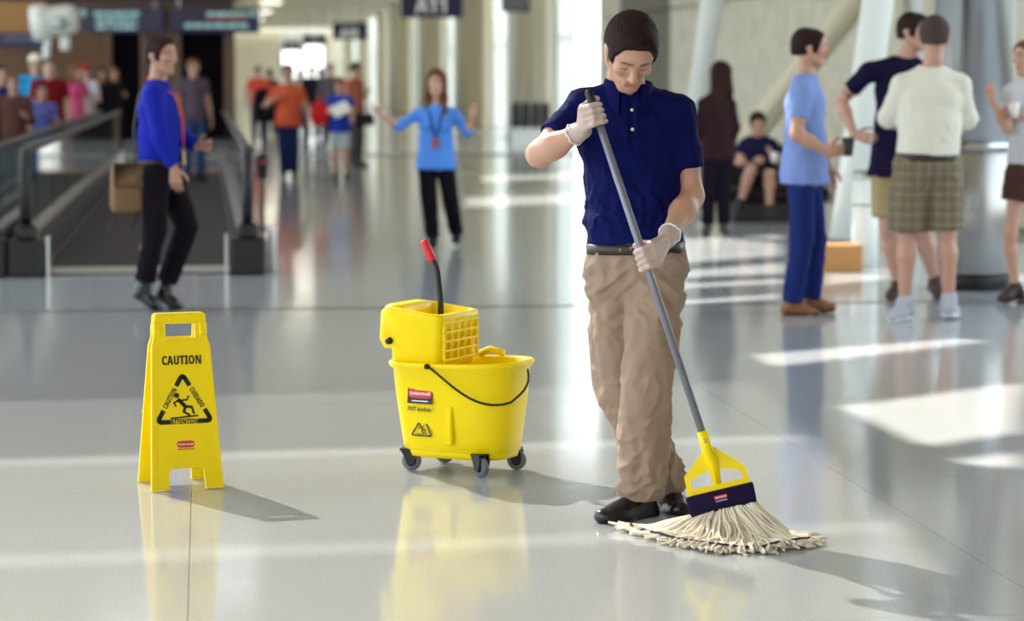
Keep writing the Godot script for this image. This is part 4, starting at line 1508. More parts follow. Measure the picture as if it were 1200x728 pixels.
# ---------------------------------------------------------------- mop
func mop() -> Array:
	var top := pt(690, 108, 8.74 - .27)
	var low := pt(824, 510, 8.74 - .46)
	var o := thing("mop", "wet mop with grey pole, yellow clamp and white yarn head held by the cleaner", "mop", Vector3(low.x, 0, low.z))
	var B := o.position
	var ax := (top - low).normalized()
	part("pole", Shape.new(true).tube(PackedVector3Array([low - B - ax * .03, low.lerp(top, .5) - B, low.lerp(top, .955) - B]), .0128, 16).done(), mat(rgb(126, 126, 138), .35, .35), o)
	part("pole_grip", Shape.new(true).tube(PackedVector3Array([low.lerp(top, .955) - B, low.lerp(top, .96) - B, top - B, top + ax * .008 - B]), [.0128, .0142, .0142, .009], 14).done(), M.black, o)
	# clamp frame: plane set by the pole and the band's long direction
	var zc := 8.74 - .47
	var bl := pt(806, 587, zc + .01)
	var br := pt(881, 569, zc - .0)
	var along := (br - bl).normalized()
	var upw := (ax - along * ax.dot(along)).normalized()
	var nrm := along.cross(upw).normalized()
	var fr := Node3D.new()
	fr.name = "clamp"
	o.add_child(fr)
	fr.transform = Transform3D(Basis(along, upw, nrm), (bl + br) * .5 - B)
	var wd := (br - bl).length()
	var h := .02
	var sx := fr.transform.affine_inverse() * (low - B)
	var shape := func(pts: Array, z0: float, z1: float, called: String, m: Material) -> void:
		var v := PackedVector2Array()
		for q in pts: v.append(Vector2(q[0], q[1]))
		part(called, Shape.new().slab(v, z0, z1).done(), m, fr)
	var X := wd * .44
	var yt := sx.y
	# socket, shoulders, posts, bars
	var sock := PackedVector3Array([Vector3(sx.x, sx.y + .012, sx.z), Vector3(sx.x * .85, sx.y - .05, sx.z), Vector3(.002, .095, .0), Vector3(0, .03, 0)])
	part("socket", Shape.new(true).tube(sock, [.018, .019, .021, .014], 14).done(), M.yellow, fr)
	shape.call([[-X - .006, .078], [-.012, .152], [.016, .152], [X + .006, .072], [X + .004, .05], [X - .012, .058], [.01, .082], [-.01, .082], [-X + .012, .062], [-X - .004, .05]], -.008, .008, "shoulder_plate", M.yellow)
	shape.call([[-X - .006, .078], [-X - .01, -.012], [-X + .008, -.012], [-X + .012, .07]], -.009, .009, "side_post", M.yellow)
	shape.call([[X + .006, .074], [X + .012, -.0], [X - .006, -.0], [X - .012, .066]], -.009, .009, "side_post", M.yellow)
	shape.call([[-X, .0], [X, .0], [X - .002, .03], [-X + .004, .032]], -.007, .007, "cross_bar", M.yellow)
	shape.call([[-.008, .028], [.008, .028], [.008, .085], [-.008, .085]], -.009, .009, "centre_post", M.yellow)
	part("screw", Shape.new(true).lathe([[.0, .0], [.006, .0], [.005, .003], [.0, .003]], Vector3.ZERO, 10).done(), M.steel, fr, Vector3(sx.x * .9, sx.y - .02, sx.z + .018)).rotation.x = PI / 2
	# headband
	var bandm := cloth(rgb(34, 22, 56), .8, .04)
	var hb := Shape.new(true)
	var rg := []
	for q in [[.012, .010, 1.02], [.006, .018, 1.06], [-.03, .02, 1.05], [-.052, .021, 1.03], [-.056, .015, 1.02]]:
		rg.append(rounded_ring(wd * q[2], q[1] * 2, .009, q[0], 3))
	rg.reverse()
	part("headband", hb.loft(rg).done(), bandm, fr)
	var lp := Node3D.new()
	lp.name = "band_print"
	o.add_child(lp)
	lp.transform = fr.transform * Transform3D(Basis(), Vector3(.0, -.02, .0215))
	part("logo_field", box_mesh(Vector3(.042, .011, .0006)), M.red, lp, Vector3(0, .008, 0))
	letter("Rubbermaid", .036, .006, .0004, M.print_white, lp, Vector3(0, .008, .0006), 0.0, "logo_lettering")
	part("logo_strapline", box_mesh(Vector3(.038, .004, .0006)), mat(rgb(170, 168, 176), .6), lp, Vector3(0, -.004, 0))
	# yarn: cotton strands fanning from the band to the floor
	var yarn := mat(rgb(244, 236, 220), .9)
	yarn.vertex_color_use_as_albedo = true
	var strands := Shape.new(true)
	var tails := Shape.new(true)
	var rim := [[712, 618], [722, 624], [745, 632], [775, 640], [805, 647], [835, 652], [870, 653], [905, 652], [938, 648], [962, 643], [971, 640], [958, 632]]
	rng.seed = 77
	var ref := fr.transform
	var band_line := []
	var n := 260
	for i in n:
		var t := (i + rng.randf() * .8) / n
		var layer := i % 4
		var e := t * (rim.size() - 1)
		var k := mini(int(e), rim.size() - 2)
		var rp := ground(lerpf(rim[k][0], rim[k + 1][0], e - k), lerpf(rim[k][1], rim[k + 1][1], e - k)) - B
		var s0: Vector3 = ref * Vector3((t - .5) * wd * .98 + rng.randf_range(-.004, .004), -.05, rng.randf_range(-.012, .016))
		var reach := rng.randf_range(.86, 1.02) - layer * .05
		var flat0 := Vector3(s0.x, 0, s0.z)
		var end := flat0.lerp(rp, reach)
		end.y = rng.randf_range(.004, .012) + layer * .003
		var p := PackedVector3Array()
		var ph := rng.randf() * TAU
		var side := (rp - flat0).cross(Vector3.UP).normalized()
		var drop := rng.randf_range(.24, .5)
		for q in 13:
			var u := q / 12.0
			var v := s0.lerp(end, u)
			var hh := s0.y * pow(maxf(1.0 - u / (drop + .45), 0.0), 1.7)
			v.y = maxf(hh, end.y + .006 * sin(u * 9.0 + ph) * u + .004)
			v += side * (sin(u * 6.0 + ph) * .014 + sin(u * 15.0 + ph * 2.0) * .006) * minf(u * 1.8, 1.0)
			v.y += .012 * sin(PI * minf(u * 1.6, 1.0)) * (.5 + .5 * sin(ph * 3.0))
			p.append(v)
		var tone := rng.randf_range(.82, 1.0)
		strands.st.set_color(Color(tone, tone * .98, tone * .93))
		strands.tube(p, .0038 + rng.randf() * .0012, 5)
		if layer == 0: band_line.append([t, p[10] + Vector3(0, .008, 0)])
	tag(part("yarn_strands", strands.done(), yarn, o), "off-white cotton yarn strands", "", "", "stuff")
	band_line.sort_custom(func(a, b): return a[0] < b[0])
	var line := PackedVector3Array()
	for i in range(2, band_line.size() - 2, 2):
		var a: Vector3 = (band_line[i - 1][1] + band_line[i][1] + band_line[i + 1][1] + band_line[maxi(i - 2, 0)][1]) / 4.0
		a.y += .004
		line.append(a)
	part("tail_band", Shape.new(true).tube(line, .0055, 6, true, .6).done(), cloth(rgb(44, 36, 72), .85, .0), o)
	return [top, low]

# ---------------------------------------------------------------- the cleaner
func cleaner(pole: Array) -> void:
	var Z := 8.74
	var ax: Vector3 = (pole[0] - pole[1]).normalized()
	var on := func(py: float) -> Vector3:
		var t := (py - 510.0) / (108.0 - 510.0)
		return pole[1].lerp(pole[0], t)
	var j := px_joints(Z, {
		"N": [737, 112, -.03], "Hd": [739, 62, .085],
		"Sa": [683, 126, -.02], "Ea": [632, 181, .1], "Wa": [683, 152, .235], "Da": [700, 130, .26],
		"Sb": [795, 134, -.02], "Eb": [810, 230, -.0], "Wb": [781, 281, .265], "Db": [760, 305, .36],
		"Ha": [718, 311, -.03], "Ka": [729, 455, -.1], "Aa": [786, 583, -.13], "Ta": [797, 597, .05],
		"Hb": [772, 311, .02], "Kb": [757, 452, .1], "Ab": [750, 587, .07], "Tb": [707, 606, .2]})
	var ca: Vector3 = on.call(134)
	var cb: Vector3 = on.call(304)
	var p := {
		"j": j, "base": Vector3(ground(745, 606).x, 0, -Z), "label": "cleaner in navy polo shirt, khaki trousers and gloves, pushing the mop", "m": 1.0, "g": 1.0,
		"cell": .011, "clothcell": .0085, "headcell": .0036, "handcell": .0032, "shoecell": .006,
		"yaw": 8.0, "pitch": 40.0, "roll": -4.0, "looks_down": true, "skin": Color(.60, .335, .235), "brow": Color(.09, .045, .035),
		"shirt_name": "polo_shirt", "shirt": cloth(rgb(11, 17, 78), .8, .06), "pants": cloth(rgb(160, 138, 120), .85, .06), "shoe": mat(rgb(16, 16, 26), .22), "shoefat": 1.1, "sole": mat(rgb(20, 18, 24), .6),
		"hair_mat": M.hair_dark, "sleeve": .66, "fold": .017, "legfold": .02, "seed": 5, "wide": 1.18, "legs": 1.97, "vneck": .06, "belt": true,
		"gripa": [ca, ax, Vector3(-1.0, -.1, -.25), 1.0, .0128], "gripb": [cb, ax, Vector3(.9, .1, .1), -1.0, .0128]}
	var root := person(p)
	# thin see-through gloves with a loose cuff
	var gm := glass(rgb(236, 238, 240), .62, .3)
	gm.roughness = .3
	for s in ["a", "b"]:
		var f := Field.new()
		var q: Array = p["grip" + s]
		var W: Vector3 = p.j["W" + s]
		var E: Vector3 = p.j["E" + s]
		grip_field(f, W, q[0] - p.base, q[1], q[2], q[3], q[4], .0014)
		f.seg(W.lerp(E, .16), W, .036, .031, Vector3.ZERO, 1.0, 1)
		var g := Soft.new()
		g.add(f.build(.0034, .006), Transform3D(), white)
		var nz := FastNoiseLite.new()
		nz.frequency = 40.0
		g.move(func(v: Vector3, _n: Vector3) -> float: return .0012 * nz.get_noise_3d(v.x, v.y, v.z) + .0006)
		part("glove", g.done(), M.glove, root)
		var cuff := PackedVector3Array()
		var d := (E - W).normalized()
		var sd := d.cross(Vector3.UP).normalized()
		var u2 := sd.cross(d)
		for k in 19:
			var a := TAU * k / 18.0
			cuff.append(W + d * (.042 + .003 * sin(a * 5.0)) + (sd * cos(a) + u2 * sin(a)) * (.037 + .0015 * sin(a * 7.0)))
		part("glove_cuff", Shape.new(true).tube(cuff, .0032, 6, false).done(), mat(rgb(236, 236, 238), .4), root)
	# collar, placket and buttons
	var N: Vector3 = p.j.N
	var P: Vector3 = (p.j.Ha + p.j.Hb) * .5
	var up := (N - P).normalized()
	var side: Vector3 = (p.j.Sb - p.j.Sa).normalized()
	var fw := side.cross(up).normalized()
	var rings := []
	for q in [[.069, .05, .0], [.073, .062, .0], [.08, .058, .0], [.096, .012, .45], [.1, -.002, .6], [.094, -.004, .6], [.076, .03, .2]]:
		var r := PackedVector3Array()
		for k in 33:
			var a := lerpf(-2.72, 2.72, k / 32.0)
			var tip := pow(absf(a) / 2.72, 5.0)
			var rad: float = q[0] + q[2] * .012 * tip
			r.append(N + up * (q[1] + .0 - q[2] * .075 * tip - .028 * pow(absf(a) / 2.72, 2.0)) + side * sin(a) * rad * 1.02 - fw * (cos(a) * rad * .98 - .012))
		rings.append(r)
	var cs := Shape.new(true)
	for i in rings.size():
		var i2 := (i + 1) % rings.size()
		for k in 32: cs.quad(rings[i][k], rings[i2][k], rings[i2][k + 1], rings[i][k + 1])
	part("collar", cs.done(), p.shirt, root)
	var pl := Shape.new(true)
	var pts := []
	for k in 8: pts.append(N - up * (.03 + k * .022) + fw * (.098 + .034 * sin(minf(k / 6.0, 1.0) * 1.5)) + side * (.004 - .006 * k / 8.0))
	for k in 7:
		var a: Vector3 = pts[k]
		var b: Vector3 = pts[k + 1]
		pl.quad(a - side * .016, b - side * .016, b + side * .016, a + side * .016)
		pl.quad(b - side * .016 - fw * .012, a - side * .016 - fw * .012, a - side * .016, b - side * .016)
		pl.quad(a + side * .016 - fw * .012, b + side * .016 - fw * .012, b + side * .016, a + side * .016)
	part("placket", pl.done(), p.shirt, root)
	for k in [1, 4]:
		var b := part("button", Shape.new(true).lathe([[.0, .0], [.006, .0], [.005, .0025], [.0, .0025]], Vector3.ZERO, 12).done(), M.print_white, root, pts[k] + fw * .001)
		b.rotation.x = PI / 2
	# belt buckle and trouser fly
	part("buckle", box_mesh(Vector3(.042, .034, .006), .003), M.brushed, root, P + up * .077 + fw * .131 + side * .01)

# ---------------------------------------------------------------- travellers near enough to make out
func lanyard(root: Node3D, j: Dictionary, m: float, drop: float, col: Material, badge: Material, sway := 0.0) -> void:
	var N: Vector3 = j.N
	var P: Vector3 = (j.Ha + j.Hb) * .5
	var up := (N - P).normalized()
	var side: Vector3 = (j.Sb - j.Sa).normalized()
	var fw := side.cross(up).normalized()
	var end := N - up * drop + fw * .155 * m + side * sway
	for s in [-1.0, 1.0]:
		part("lanyard_strap", Shape.new(true).tube(PackedVector3Array([N + up * .05 * m - fw * .06 + side * s * .03 * m, N + up * .035 * m + side * s * .075 * m, N - up * .07 * m + fw * .12 * m + side * s * .055 * m, N - up * .2 * m + fw * .155 * m + side * s * .03 * m, end]), .008, 6, true, .5).done(), col, root)
	var b := part("badge", box_mesh(Vector3(.06, .09, .006), .004), badge, root, end - up * .05)
	b.basis = Basis(side, up, fw)

func cup(label: String, at: Vector3, col: Color, lid := true) -> void:
	var o := thing("paper_cup", label, "cup", at)
	part("wall", Shape.new(true).lathe([[.0, .0], [.027, .0], [.038, .1], [.0, .1]], Vector3.ZERO, 18).done(), mat(col, .6), o)
	if lid: part("lid", Shape.new(true).lathe([[.0, .1], [.041, .1], [.041, .108], [.034, .116], [.0, .116]], Vector3.ZERO, 18).done(), mat(rgb(40, 34, 34), .4), o)

func travellers() -> void:
	var tan_skin := Color(.46, .25, .17)
	# man in the royal blue shirt, stepping past with a bag
	var z := 16.5
	var j := px_joints(z, {"N": [184, 100, 0], "Hd": [190, 66, .0],
		"Sa": [180, 112, .17], "Ea": [188, 162, .24], "Wa": [204, 197, .24], "Da": [207, 222, .24],
		"Sb": [191, 111, -.17], "Eb": [210, 160, -.2], "Wb": [232, 172, -.12], "Db": [247, 170, -.08],
		"Ha": [183, 202, .09], "Ka": [181, 270, .09], "Aa": [169, 336, .08], "Ta": [187, 361, .09],
		"Hb": [194, 202, -.08], "Kb": [219, 266, -.08], "Ab": [193, 338, -.08], "Tb": [211, 361, -.06]})
	var p := {"j": j, "base": Vector3(pt(185, 362, z).x, 0, -z), "label": "man in royal blue long-sleeved shirt with orange lanyard and tan shoulder bag", "cell": .014, "headcell": .006, "handcell": .005,
		"yaw": 52.0, "pitch": 0.0, "skin": tan_skin, "shirt": cloth(rgb(26, 38, 156), .8), "pants": cloth(rgb(24, 18, 26), .85), "shoe": mat(rgb(20, 16, 22), .25), "hair_mat": M.hair_dark, "sleeve": 1.93, "belt": true, "fold": .009, "g": 1.02, "legs": 1.9, "curlb": .9}
	var root := person(p)
	lanyard(root, p.j, 1.0, .42, cloth(rgb(226, 88, 40), .7, 0.0), mat(rgb(232, 190, 70), .5), .0)
	var Nn: Vector3 = p.j.N
	part("mobile_phone", box_mesh(Vector3(.07, .018, .035), .004), M.black, root, p.j.Wb + Vector3(.1, .015, .04))
	var bg := thing("shoulder_bag", "tan canvas shoulder bag hanging behind the man in royal blue", "bag", pt(149, 249, z - .12), deg_to_rad(20))
	part("bag_body", Shape.new(true).loft([rounded_ring(.18, .1, .03, .0, 4), rounded_ring(.21, .13, .035, .04, 4), rounded_ring(.2, .14, .035, .24, 4), rounded_ring(.17, .1, .03, .31, 4)]).done(), cloth(rgb(128, 100, 74), .8), bg)
	part("flap", Shape.new(true).box(Vector3(.0, .24, .072), Vector3(.2, .16, .012), .005).done(), cloth(rgb(118, 92, 66), .8), bg)
	for s in [-.07, .07]: part("loose_strap", Shape.new(true).tube(PackedVector3Array([Vector3(s, .0, 0), Vector3(s - .03, -.06, 0), Vector3(s - .06, -.1, 0)]), .009, 6).done(), M.black, bg)
	var shp: Vector3 = pt(184, 97, z - .09) - bg.position
	var binv := Basis(Vector3.UP, -deg_to_rad(20))
	part("shoulder_strap", Shape.new(true).tube(PackedVector3Array([Vector3(.06, .29, .0), binv * (pt(157, 150, z - .0) - bg.position), binv * (pt(163, 112, z + .02) - bg.position), binv * (pt(176, 95, z - .06) - bg.position), binv * (pt(189, 104, z - .15) - bg.position)]), .016, 6, true, .4).done(), M.black, bg)

	# woman in the light blue shirt, arms spread
	z = 22.6
	j = px_joints(z, {"N": [511, 126, 0], "Hd": [511, 97, .03],
		"Sa": [490, 134, 0], "Ea": [467, 148, .06], "Wa": [449, 136, .18], "Da": [434, 126, .24],
		"Sb": [533, 134, 0], "Eb": [548, 154, .0], "Wb": [553, 139, .14], "Db": [558, 127, .2],
		"Ha": [500, 192, 0], "Ka": [503, 237, .06], "Aa": [507, 278, .06], "Ta": [506, 287, .24],
		"Hb": [522, 192, 0], "Kb": [528, 236, -.02], "Ab": [535, 273, -.2], "Tb": [534, 283, -.02]})
	p = {"j": j, "base": Vector3(pt(512, 288, z).x, 0, -z), "label": "woman in light blue blouse and black trousers walking with arms spread", "cell": .016, "headcell": .007, "fem": true, "m": .94, "yaw": -6.0, "skin": Color(.55, .31, .22),
		"shirt": cloth(rgb(84, 140, 226), .8), "pants": cloth(rgb(22, 16, 26), .9), "shoe": mat(rgb(24, 20, 28), .4), "hair": "long", "hair_mat": M.hair_brown, "sleeve": 1.45, "tuck": false, "hairlen": .3, "g": 1.02, "shirt_name": "blouse"}
	root = person(p)
	lanyard(root, p.j, .94, .26, cloth(rgb(40, 40, 110), .7, 0.0), mat(rgb(150, 70, 60), .5))

	# the man in the orange shirt with a backpack on one shoulder
	z = 38.0
	j = px_joints(z, {"N": [337, 101, 0], "Hd": [337, 85, .03], "Sa": [322, 106, 0], "Ea": [311, 124, .05], "Wa": [323, 116, .2], "Da": [330, 108, .2],
		"Sb": [352, 106, 0], "Eb": [360, 126, -.02], "Wb": [362, 144, .06], "Db": [363, 156, .08],
		"Ha": [331, 144, 0], "Ka": [332, 173, .02], "Aa": [333, 202, -.02], "Ta": [332, 206, .16], "Hb": [344, 144, 0], "Kb": [345, 173, .0], "Ab": [345, 202, -.04], "Tb": [346, 207, .12]})
	p = {"j": j, "base": Vector3(pt(338, 207, z).x, 0, -z), "label": "man in orange shirt and jeans with black backpack on one shoulder", "cell": .022, "headcell": .009, "handcell": .007, "g": 1.08, "shirt": cloth(rgb(206, 92, 62), .8, 0.0), "pants": cloth(rgb(34, 48, 92), .85, 0.0), "shoe": mat(rgb(60, 50, 48), .5), "hair_mat": M.hair_dark, "skin": tan_skin, "tuck": false, "curla": 1.1}
	root = person(p)
	var bp := thing("backpack", "black backpack hanging off the shoulder of the man in orange", "backpack", pt(309, 143, z + .12), .4)
	part("pack_body", Shape.new(true).loft([rounded_ring(.26, .16, .05, .0, 4), rounded_ring(.32, .22, .07, .06, 4), rounded_ring(.31, .22, .07, .36, 4), rounded_ring(.2, .14, .05, .5, 4)]).done(), cloth(rgb(24, 22, 28), .8, 0.0), bp)
	part("front_pocket", Shape.new(true).box(Vector3(0, .16, .12), Vector3(.22, .2, .06), .02).done(), cloth(rgb(30, 28, 34), .8, 0.0), bp)
	part("strap", Shape.new(true).tube(PackedVector3Array([Vector3(.05, .1, .1), Vector3(.14, .3, .22), Vector3(.16, .45, .2), Vector3(.12, .5, .0)]), .025, 6, true, .4).done(), M.black, bp)

	# the youngster in shorts reading a folded paper
	z = 36.9
	j = px_joints(z, {"N": [398, 113, 0], "Hd": [398, 100, .04], "Sa": [387, 117, 0], "Ea": [383, 132, .06], "Wa": [393, 131, .22], "Da": [400, 126, .24],
		"Sb": [410, 117, 0], "Eb": [414, 132, .06], "Wb": [404, 132, .22], "Db": [399, 128, .24],
		"Ha": [393, 152, 0], "Ka": [393, 182, .02], "Aa": [393, 205, -.03], "Ta": [392, 211, .12], "Hb": [404, 152, 0], "Kb": [405, 182, .02], "Ab": [406, 205, -.03], "Tb": [407, 211, .12]})
	p = {"j": j, "base": Vector3(pt(399, 211, z).x, 0, -z), "label": "youngster in blue shirt and pale shorts holding a folded paper", "cell": .02, "headcell": .008, "handcell": .007, "m": .84, "pitch": 20.0, "looks_down": true, "shirt": cloth(rgb(36, 60, 168), .8, 0.0), "pants": cloth(rgb(178, 190, 196), .8, 0.0), "legs": .72, "shoe": mat(rgb(70, 66, 70), .5), "socks": true, "sock_mat": M.black, "hair_mat": M.hair_brown, "tuck": false, "skin": Color(.55, .3, .21)}
	root = person(p)
	var pa := thing("folded_paper", "white folded paper held by the youngster in shorts", "paper", pt(399, 128, z - .27))
	part("sheet", Shape.new().box(Vector3.ZERO, Vector3(.26, .2, .012)).done(), M.white_cloth, pa)
	pa.rotation = Vector3(-.6, 0, .5)
	var rb := thing("red_bag", "red carrier bag at the side of the youngster in shorts", "bag", pt(375, 147, z - .05))
	part("bag_body", Shape.new(true).loft([rounded_ring(.2, .1, .03, .0, 3), rounded_ring(.24, .14, .03, .1, 3), rounded_ring(.22, .1, .03, .32, 3)]).done(), cloth(rgb(196, 30, 34), .7, 0.0), rb)
	part("handle", Shape.new(true).tube(PackedVector3Array([Vector3(-.06, .31, 0), Vector3(-.02, .42, 0), Vector3(.05, .42, 0), Vector3(.08, .31, 0)]), .01, 6).done(), M.red, rb)

	# the man in the light blue T-shirt, in profile
	z = 16.2
	j = px_joints(z, {"N": [944, 92, 0], "Hd": [950, 57, .0], "Sa": [939, 108, .18], "Ea": [934, 158, .22], "Wa": [973, 180, .22], "Da": [992, 174, .2],
		"Sb": [951, 106, -.16], "Eb": [962, 158, -.2], "Wb": [972, 196, -.2], "Db": [974, 216, -.2],
		"Ha": [939, 206, .085], "Ka": [940, 282, .08], "Aa": [928, 355, .09], "Ta": [958, 368, .1], "Hb": [946, 206, -.085], "Kb": [955, 280, -.07], "Ab": [950, 350, -.1], "Tb": [976, 360, -.08]})
	p = {"j": j, "base": Vector3(pt(940, 368, z).x, 0, -z), "label": "man in pale blue T-shirt and jeans standing in profile", "cell": .014, "headcell": .006, "handcell": .005, "yaw": 86.0, "skin": Color(.54, .29, .19), "shirt": cloth(rgb(128, 150, 208), .8), "pants": cloth(rgb(30, 46, 104), .85), "shoe": mat(rgb(134, 84, 46), .5), "sole": mat(rgb(70, 44, 28), .7), "hair_mat": M.hair_dark, "sleeve": .62, "tuck": false, "fold": .008, "curla": .75, "shirt_name": "t_shirt", "palma": Vector3(.2, .3, -1)}
	person(p)
	cup("dark paper cup in the hand of the man in pale blue", pt(994, 183, z - .2), rgb(52, 44, 48))

	# the man in the navy T-shirt, hand on hip
	z = 17.3
	j = px_joints(z, {"N": [1060, 72, 0], "Hd": [1072, 38, .03], "Sa": [1018, 84, .04], "Ea": [985, 118, -.1], "Wa": [1001, 158, .06], "Da": [1024, 164, .12],
		"Sb": [1090, 86, .0], "Eb": [1108, 130, .02], "Wb": [1100, 165, .1], "Db": [1092, 190, .12],
		"Ha": [1037, 198, 0], "Ka": [1040, 268, .02], "Aa": [1052, 333, -.02], "Ta": [1043, 348, .12], "Hb": [1070, 198, 0], "Kb": [1080, 270, .0], "Ab": [1096, 330, -.03], "Tb": [1104, 346, .1]})
	p = {"j": j, "base": Vector3(pt(1070, 350, z).x, 0, -z), "label": "man in dark navy T-shirt and khaki shorts, hand on hip", "cell": .015, "headcell": .006, "handcell": .005, "m": 1.04, "g": 1.05, "yaw": 48.0, "shirt": cloth(rgb(26, 20, 50), .85), "pants": cloth(rgb(168, 150, 108), .85), "legs": .8, "shoe": mat(rgb(62, 40, 34), .5), "hair_mat": M.hair_dark, "sleeve": .6, "tuck": false, "skin": Color(.54, .3, .22), "curla": .5, "shirt_name": "t_shirt", "palma": Vector3(.3, -.1, -1)}
	root = person(p)
	var S: Vector3 = p.j.Sa
	var E: Vector3 = p.j.Ea
	var bandp := []
	var dd := (E - S).normalized()
	var s1 := dd.cross(Vector3.UP).normalized()
	var s2 := s1.cross(dd)
	for q in [[.62, .0478], [.62, .0487], [.74, .0462], [.74, .045]]:
		var r := PackedVector3Array()
		for k in 18: r.append(S.lerp(E, q[0]) + (s1 * cos(TAU * k / 18) + s2 * sin(TAU * k / 18)) * q[1])
		bandp.append(r)
	part("arm_tattoo", Shape.new(true).loft(bandp, false, false).done(), mat(rgb(92, 66, 62), .7), root)

	# the man in the white shirt, seen from behind
	z = 15.8
	j = px_joints(z, {"N": [1092, 84, 0], "Hd": [1095, 44, -.02], "Sa": [1126, 100, 0], "Ea": [1134, 140, -.06], "Wa": [1102, 148, -.26], "Da": [1075, 146, -.28],
		"Sb": [1056, 100, 0], "Eb": [1040, 138, -.08], "Wb": [1064, 150, -.27], "Db": [1090, 146, -.29],
		"Ha": [1105, 196, 0], "Ka": [1109, 272, .0], "Aa": [1112, 352, .02], "Ta": [1116, 366, -.13], "Hb": [1068, 196, 0], "Kb": [1062, 274, .0], "Ab": [1060, 356, .04], "Tb": [1047, 372, .15]})
	var plaid := plaid_mat()
	p = {"j": j, "base": Vector3(pt(1088, 376, z).x, 0, -z), "label": "man in white shirt and plaid shorts, back turned", "cell": .014, "headcell": .006, "handcell": .005, "m": 1.04, "g": 1.12, "yaw": 170.0, "shirt": cloth(rgb(222, 220, 206), .8), "pants": plaid, "legs": .96, "wide": 1.12, "shoe": cloth(rgb(176, 180, 190), .7, .0), "sole": mat(rgb(226, 226, 226), .6), "socks": true, "hair_mat": M.hair_grey, "sleeve": 1.35, "tuck": true, "belt": true, "fold": .01, "legfold": .008, "skin": Color(.52, .28, .2), "shoefat": 1.1}
	person(p)

	# the woman at the edge of the picture, gesturing, cup in hand
	z = 17.0
	j = px_joints(z, {"N": [1204, 96, 0], "Hd": [1203, 68, -.0], "Sa": [1184, 108, .06], "Ea": [1180, 150, .1], "Wa": [1163, 118, .16], "Da": [1157, 98, .18],
		"Sb": [1222, 108, -.08], "Eb": [1226, 146, .0], "Wb": [1196, 136, .12], "Db": [1180, 132, .16],
		"Ha": [1194, 206, .05], "Ka": [1184, 274, .06], "Aa": [1190, 338, .03], "Ta": [1172, 350, .1], "Hb": [1216, 206, -.05], "Kb": [1220, 276, -.05], "Ab": [1214, 344, .05], "Tb": [1196, 356, .14]})
	p = {"j": j, "base": Vector3(pt(1200, 355, z).x, 0, -z), "label": "woman in pale grey top and brown shorts gesturing beside the steel column", "cell": .015, "headcell": .007, "handcell": .005, "fem": true, "m": .95, "yaw": -55.0, "shirt": cloth(rgb(196, 194, 196), .8), "pants": cloth(rgb(76, 50, 44), .85), "legs": .42, "shoe": mat(rgb(56, 40, 36), .5), "hair": "short", "hair_mat": M.hair_brown, "sleeve": .5, "tuck": true, "skin": Color(.55, .3, .21), "curla": 1.3, "shirt_name": "top"}
	person(p)
	cup("white paper cup held by the woman in brown shorts", pt(1188, 138, z - .17), rgb(232, 230, 226), false)

	# the woman with long dark hair, from behind
	z = 24.2
	j = px_joints(z, {"N": [840, 112, 0], "Hd": [846, 88, .0], "Sa": [857, 122, 0], "Ea": [862, 150, .0], "Wa": [857, 172, -.06], "Da": [855, 186, -.08],
		"Sb": [823, 122, 0], "Eb": [815, 152, .02], "Wb": [818, 174, -.08], "Db": [820, 188, -.12],
		"Ha": [848, 182, 0], "Ka": [848, 224, .0], "Aa": [848, 263, .04], "Ta": [851, 272, -.12], "Hb": [832, 182, 0], "Kb": [830, 224, .0], "Ab": [829, 263, .04], "Tb": [826, 273, -.12]})
	p = {"j": j, "base": Vector3(pt(838, 274, z).x, 0, -z), "label": "woman in dark brown jacket with long dark hair, back turned", "cell": .017, "headcell": .008, "handcell": .006, "fem": true, "m": .93, "g": 1.05, "yaw": 150.0, "shirt": cloth(rgb(40, 18, 24), .55), "pants": cloth(rgb(22, 16, 30), .9), "shoe": mat(rgb(50, 36, 34), .4), "hair": "long", "hair_mat": M.hair_auburn, "hairlen": .42, "hairfat": 1.08, "sleeve": 1.9, "tuck": false, "shirt_name": "jacket", "skin": Color(.55, .3, .21)}
	person(p)

	# the man sitting on the bench
	z = 26.6
	j = px_joints(z, {"N": [888, 163, 0], "Hd": [888, 146, .06], "Sa": [872, 170, 0], "Ea": [866, 190, .1], "Wa": [880, 192, .28], "Da": [890, 188, .34],
		"Sb": [905, 170, 0], "Eb": [910, 190, .08], "Wb": [906, 186, .28], "Db": [904, 178, .34],
		"Ha": [880, 206, 0], "Ka": [880, 198, .42], "Aa": [868, 236, .36], "Ta": [864, 250, .5], "Hb": [898, 206, 0], "Kb": [902, 204, .42], "Ab": [902, 244, .4], "Tb": [904, 254, .56]})
	p = {"j": j, "base": Vector3(pt(888, 256, z).x, 0, -z), "label": "man in dark navy shirt sitting on the bench looking down", "cell": .018, "headcell": .008, "handcell": .006, "m": 1.0, "pitch": 18.0, "looks_down": true, "shirt": cloth(rgb(26, 28, 60), .85), "pants": cloth(rgb(40, 34, 44), .85), "legs": .9, "shoe": mat(rgb(30, 28, 34), .5), "socks": true, "hair_mat": M.hair_dark, "sleeve": .62, "tuck": false, "skin": Color(.52, .29, .2)}
	person(p)
	cup("white paper cup in the hands of the seated man", pt(907, 190, z - .36), rgb(236, 238, 236), false)

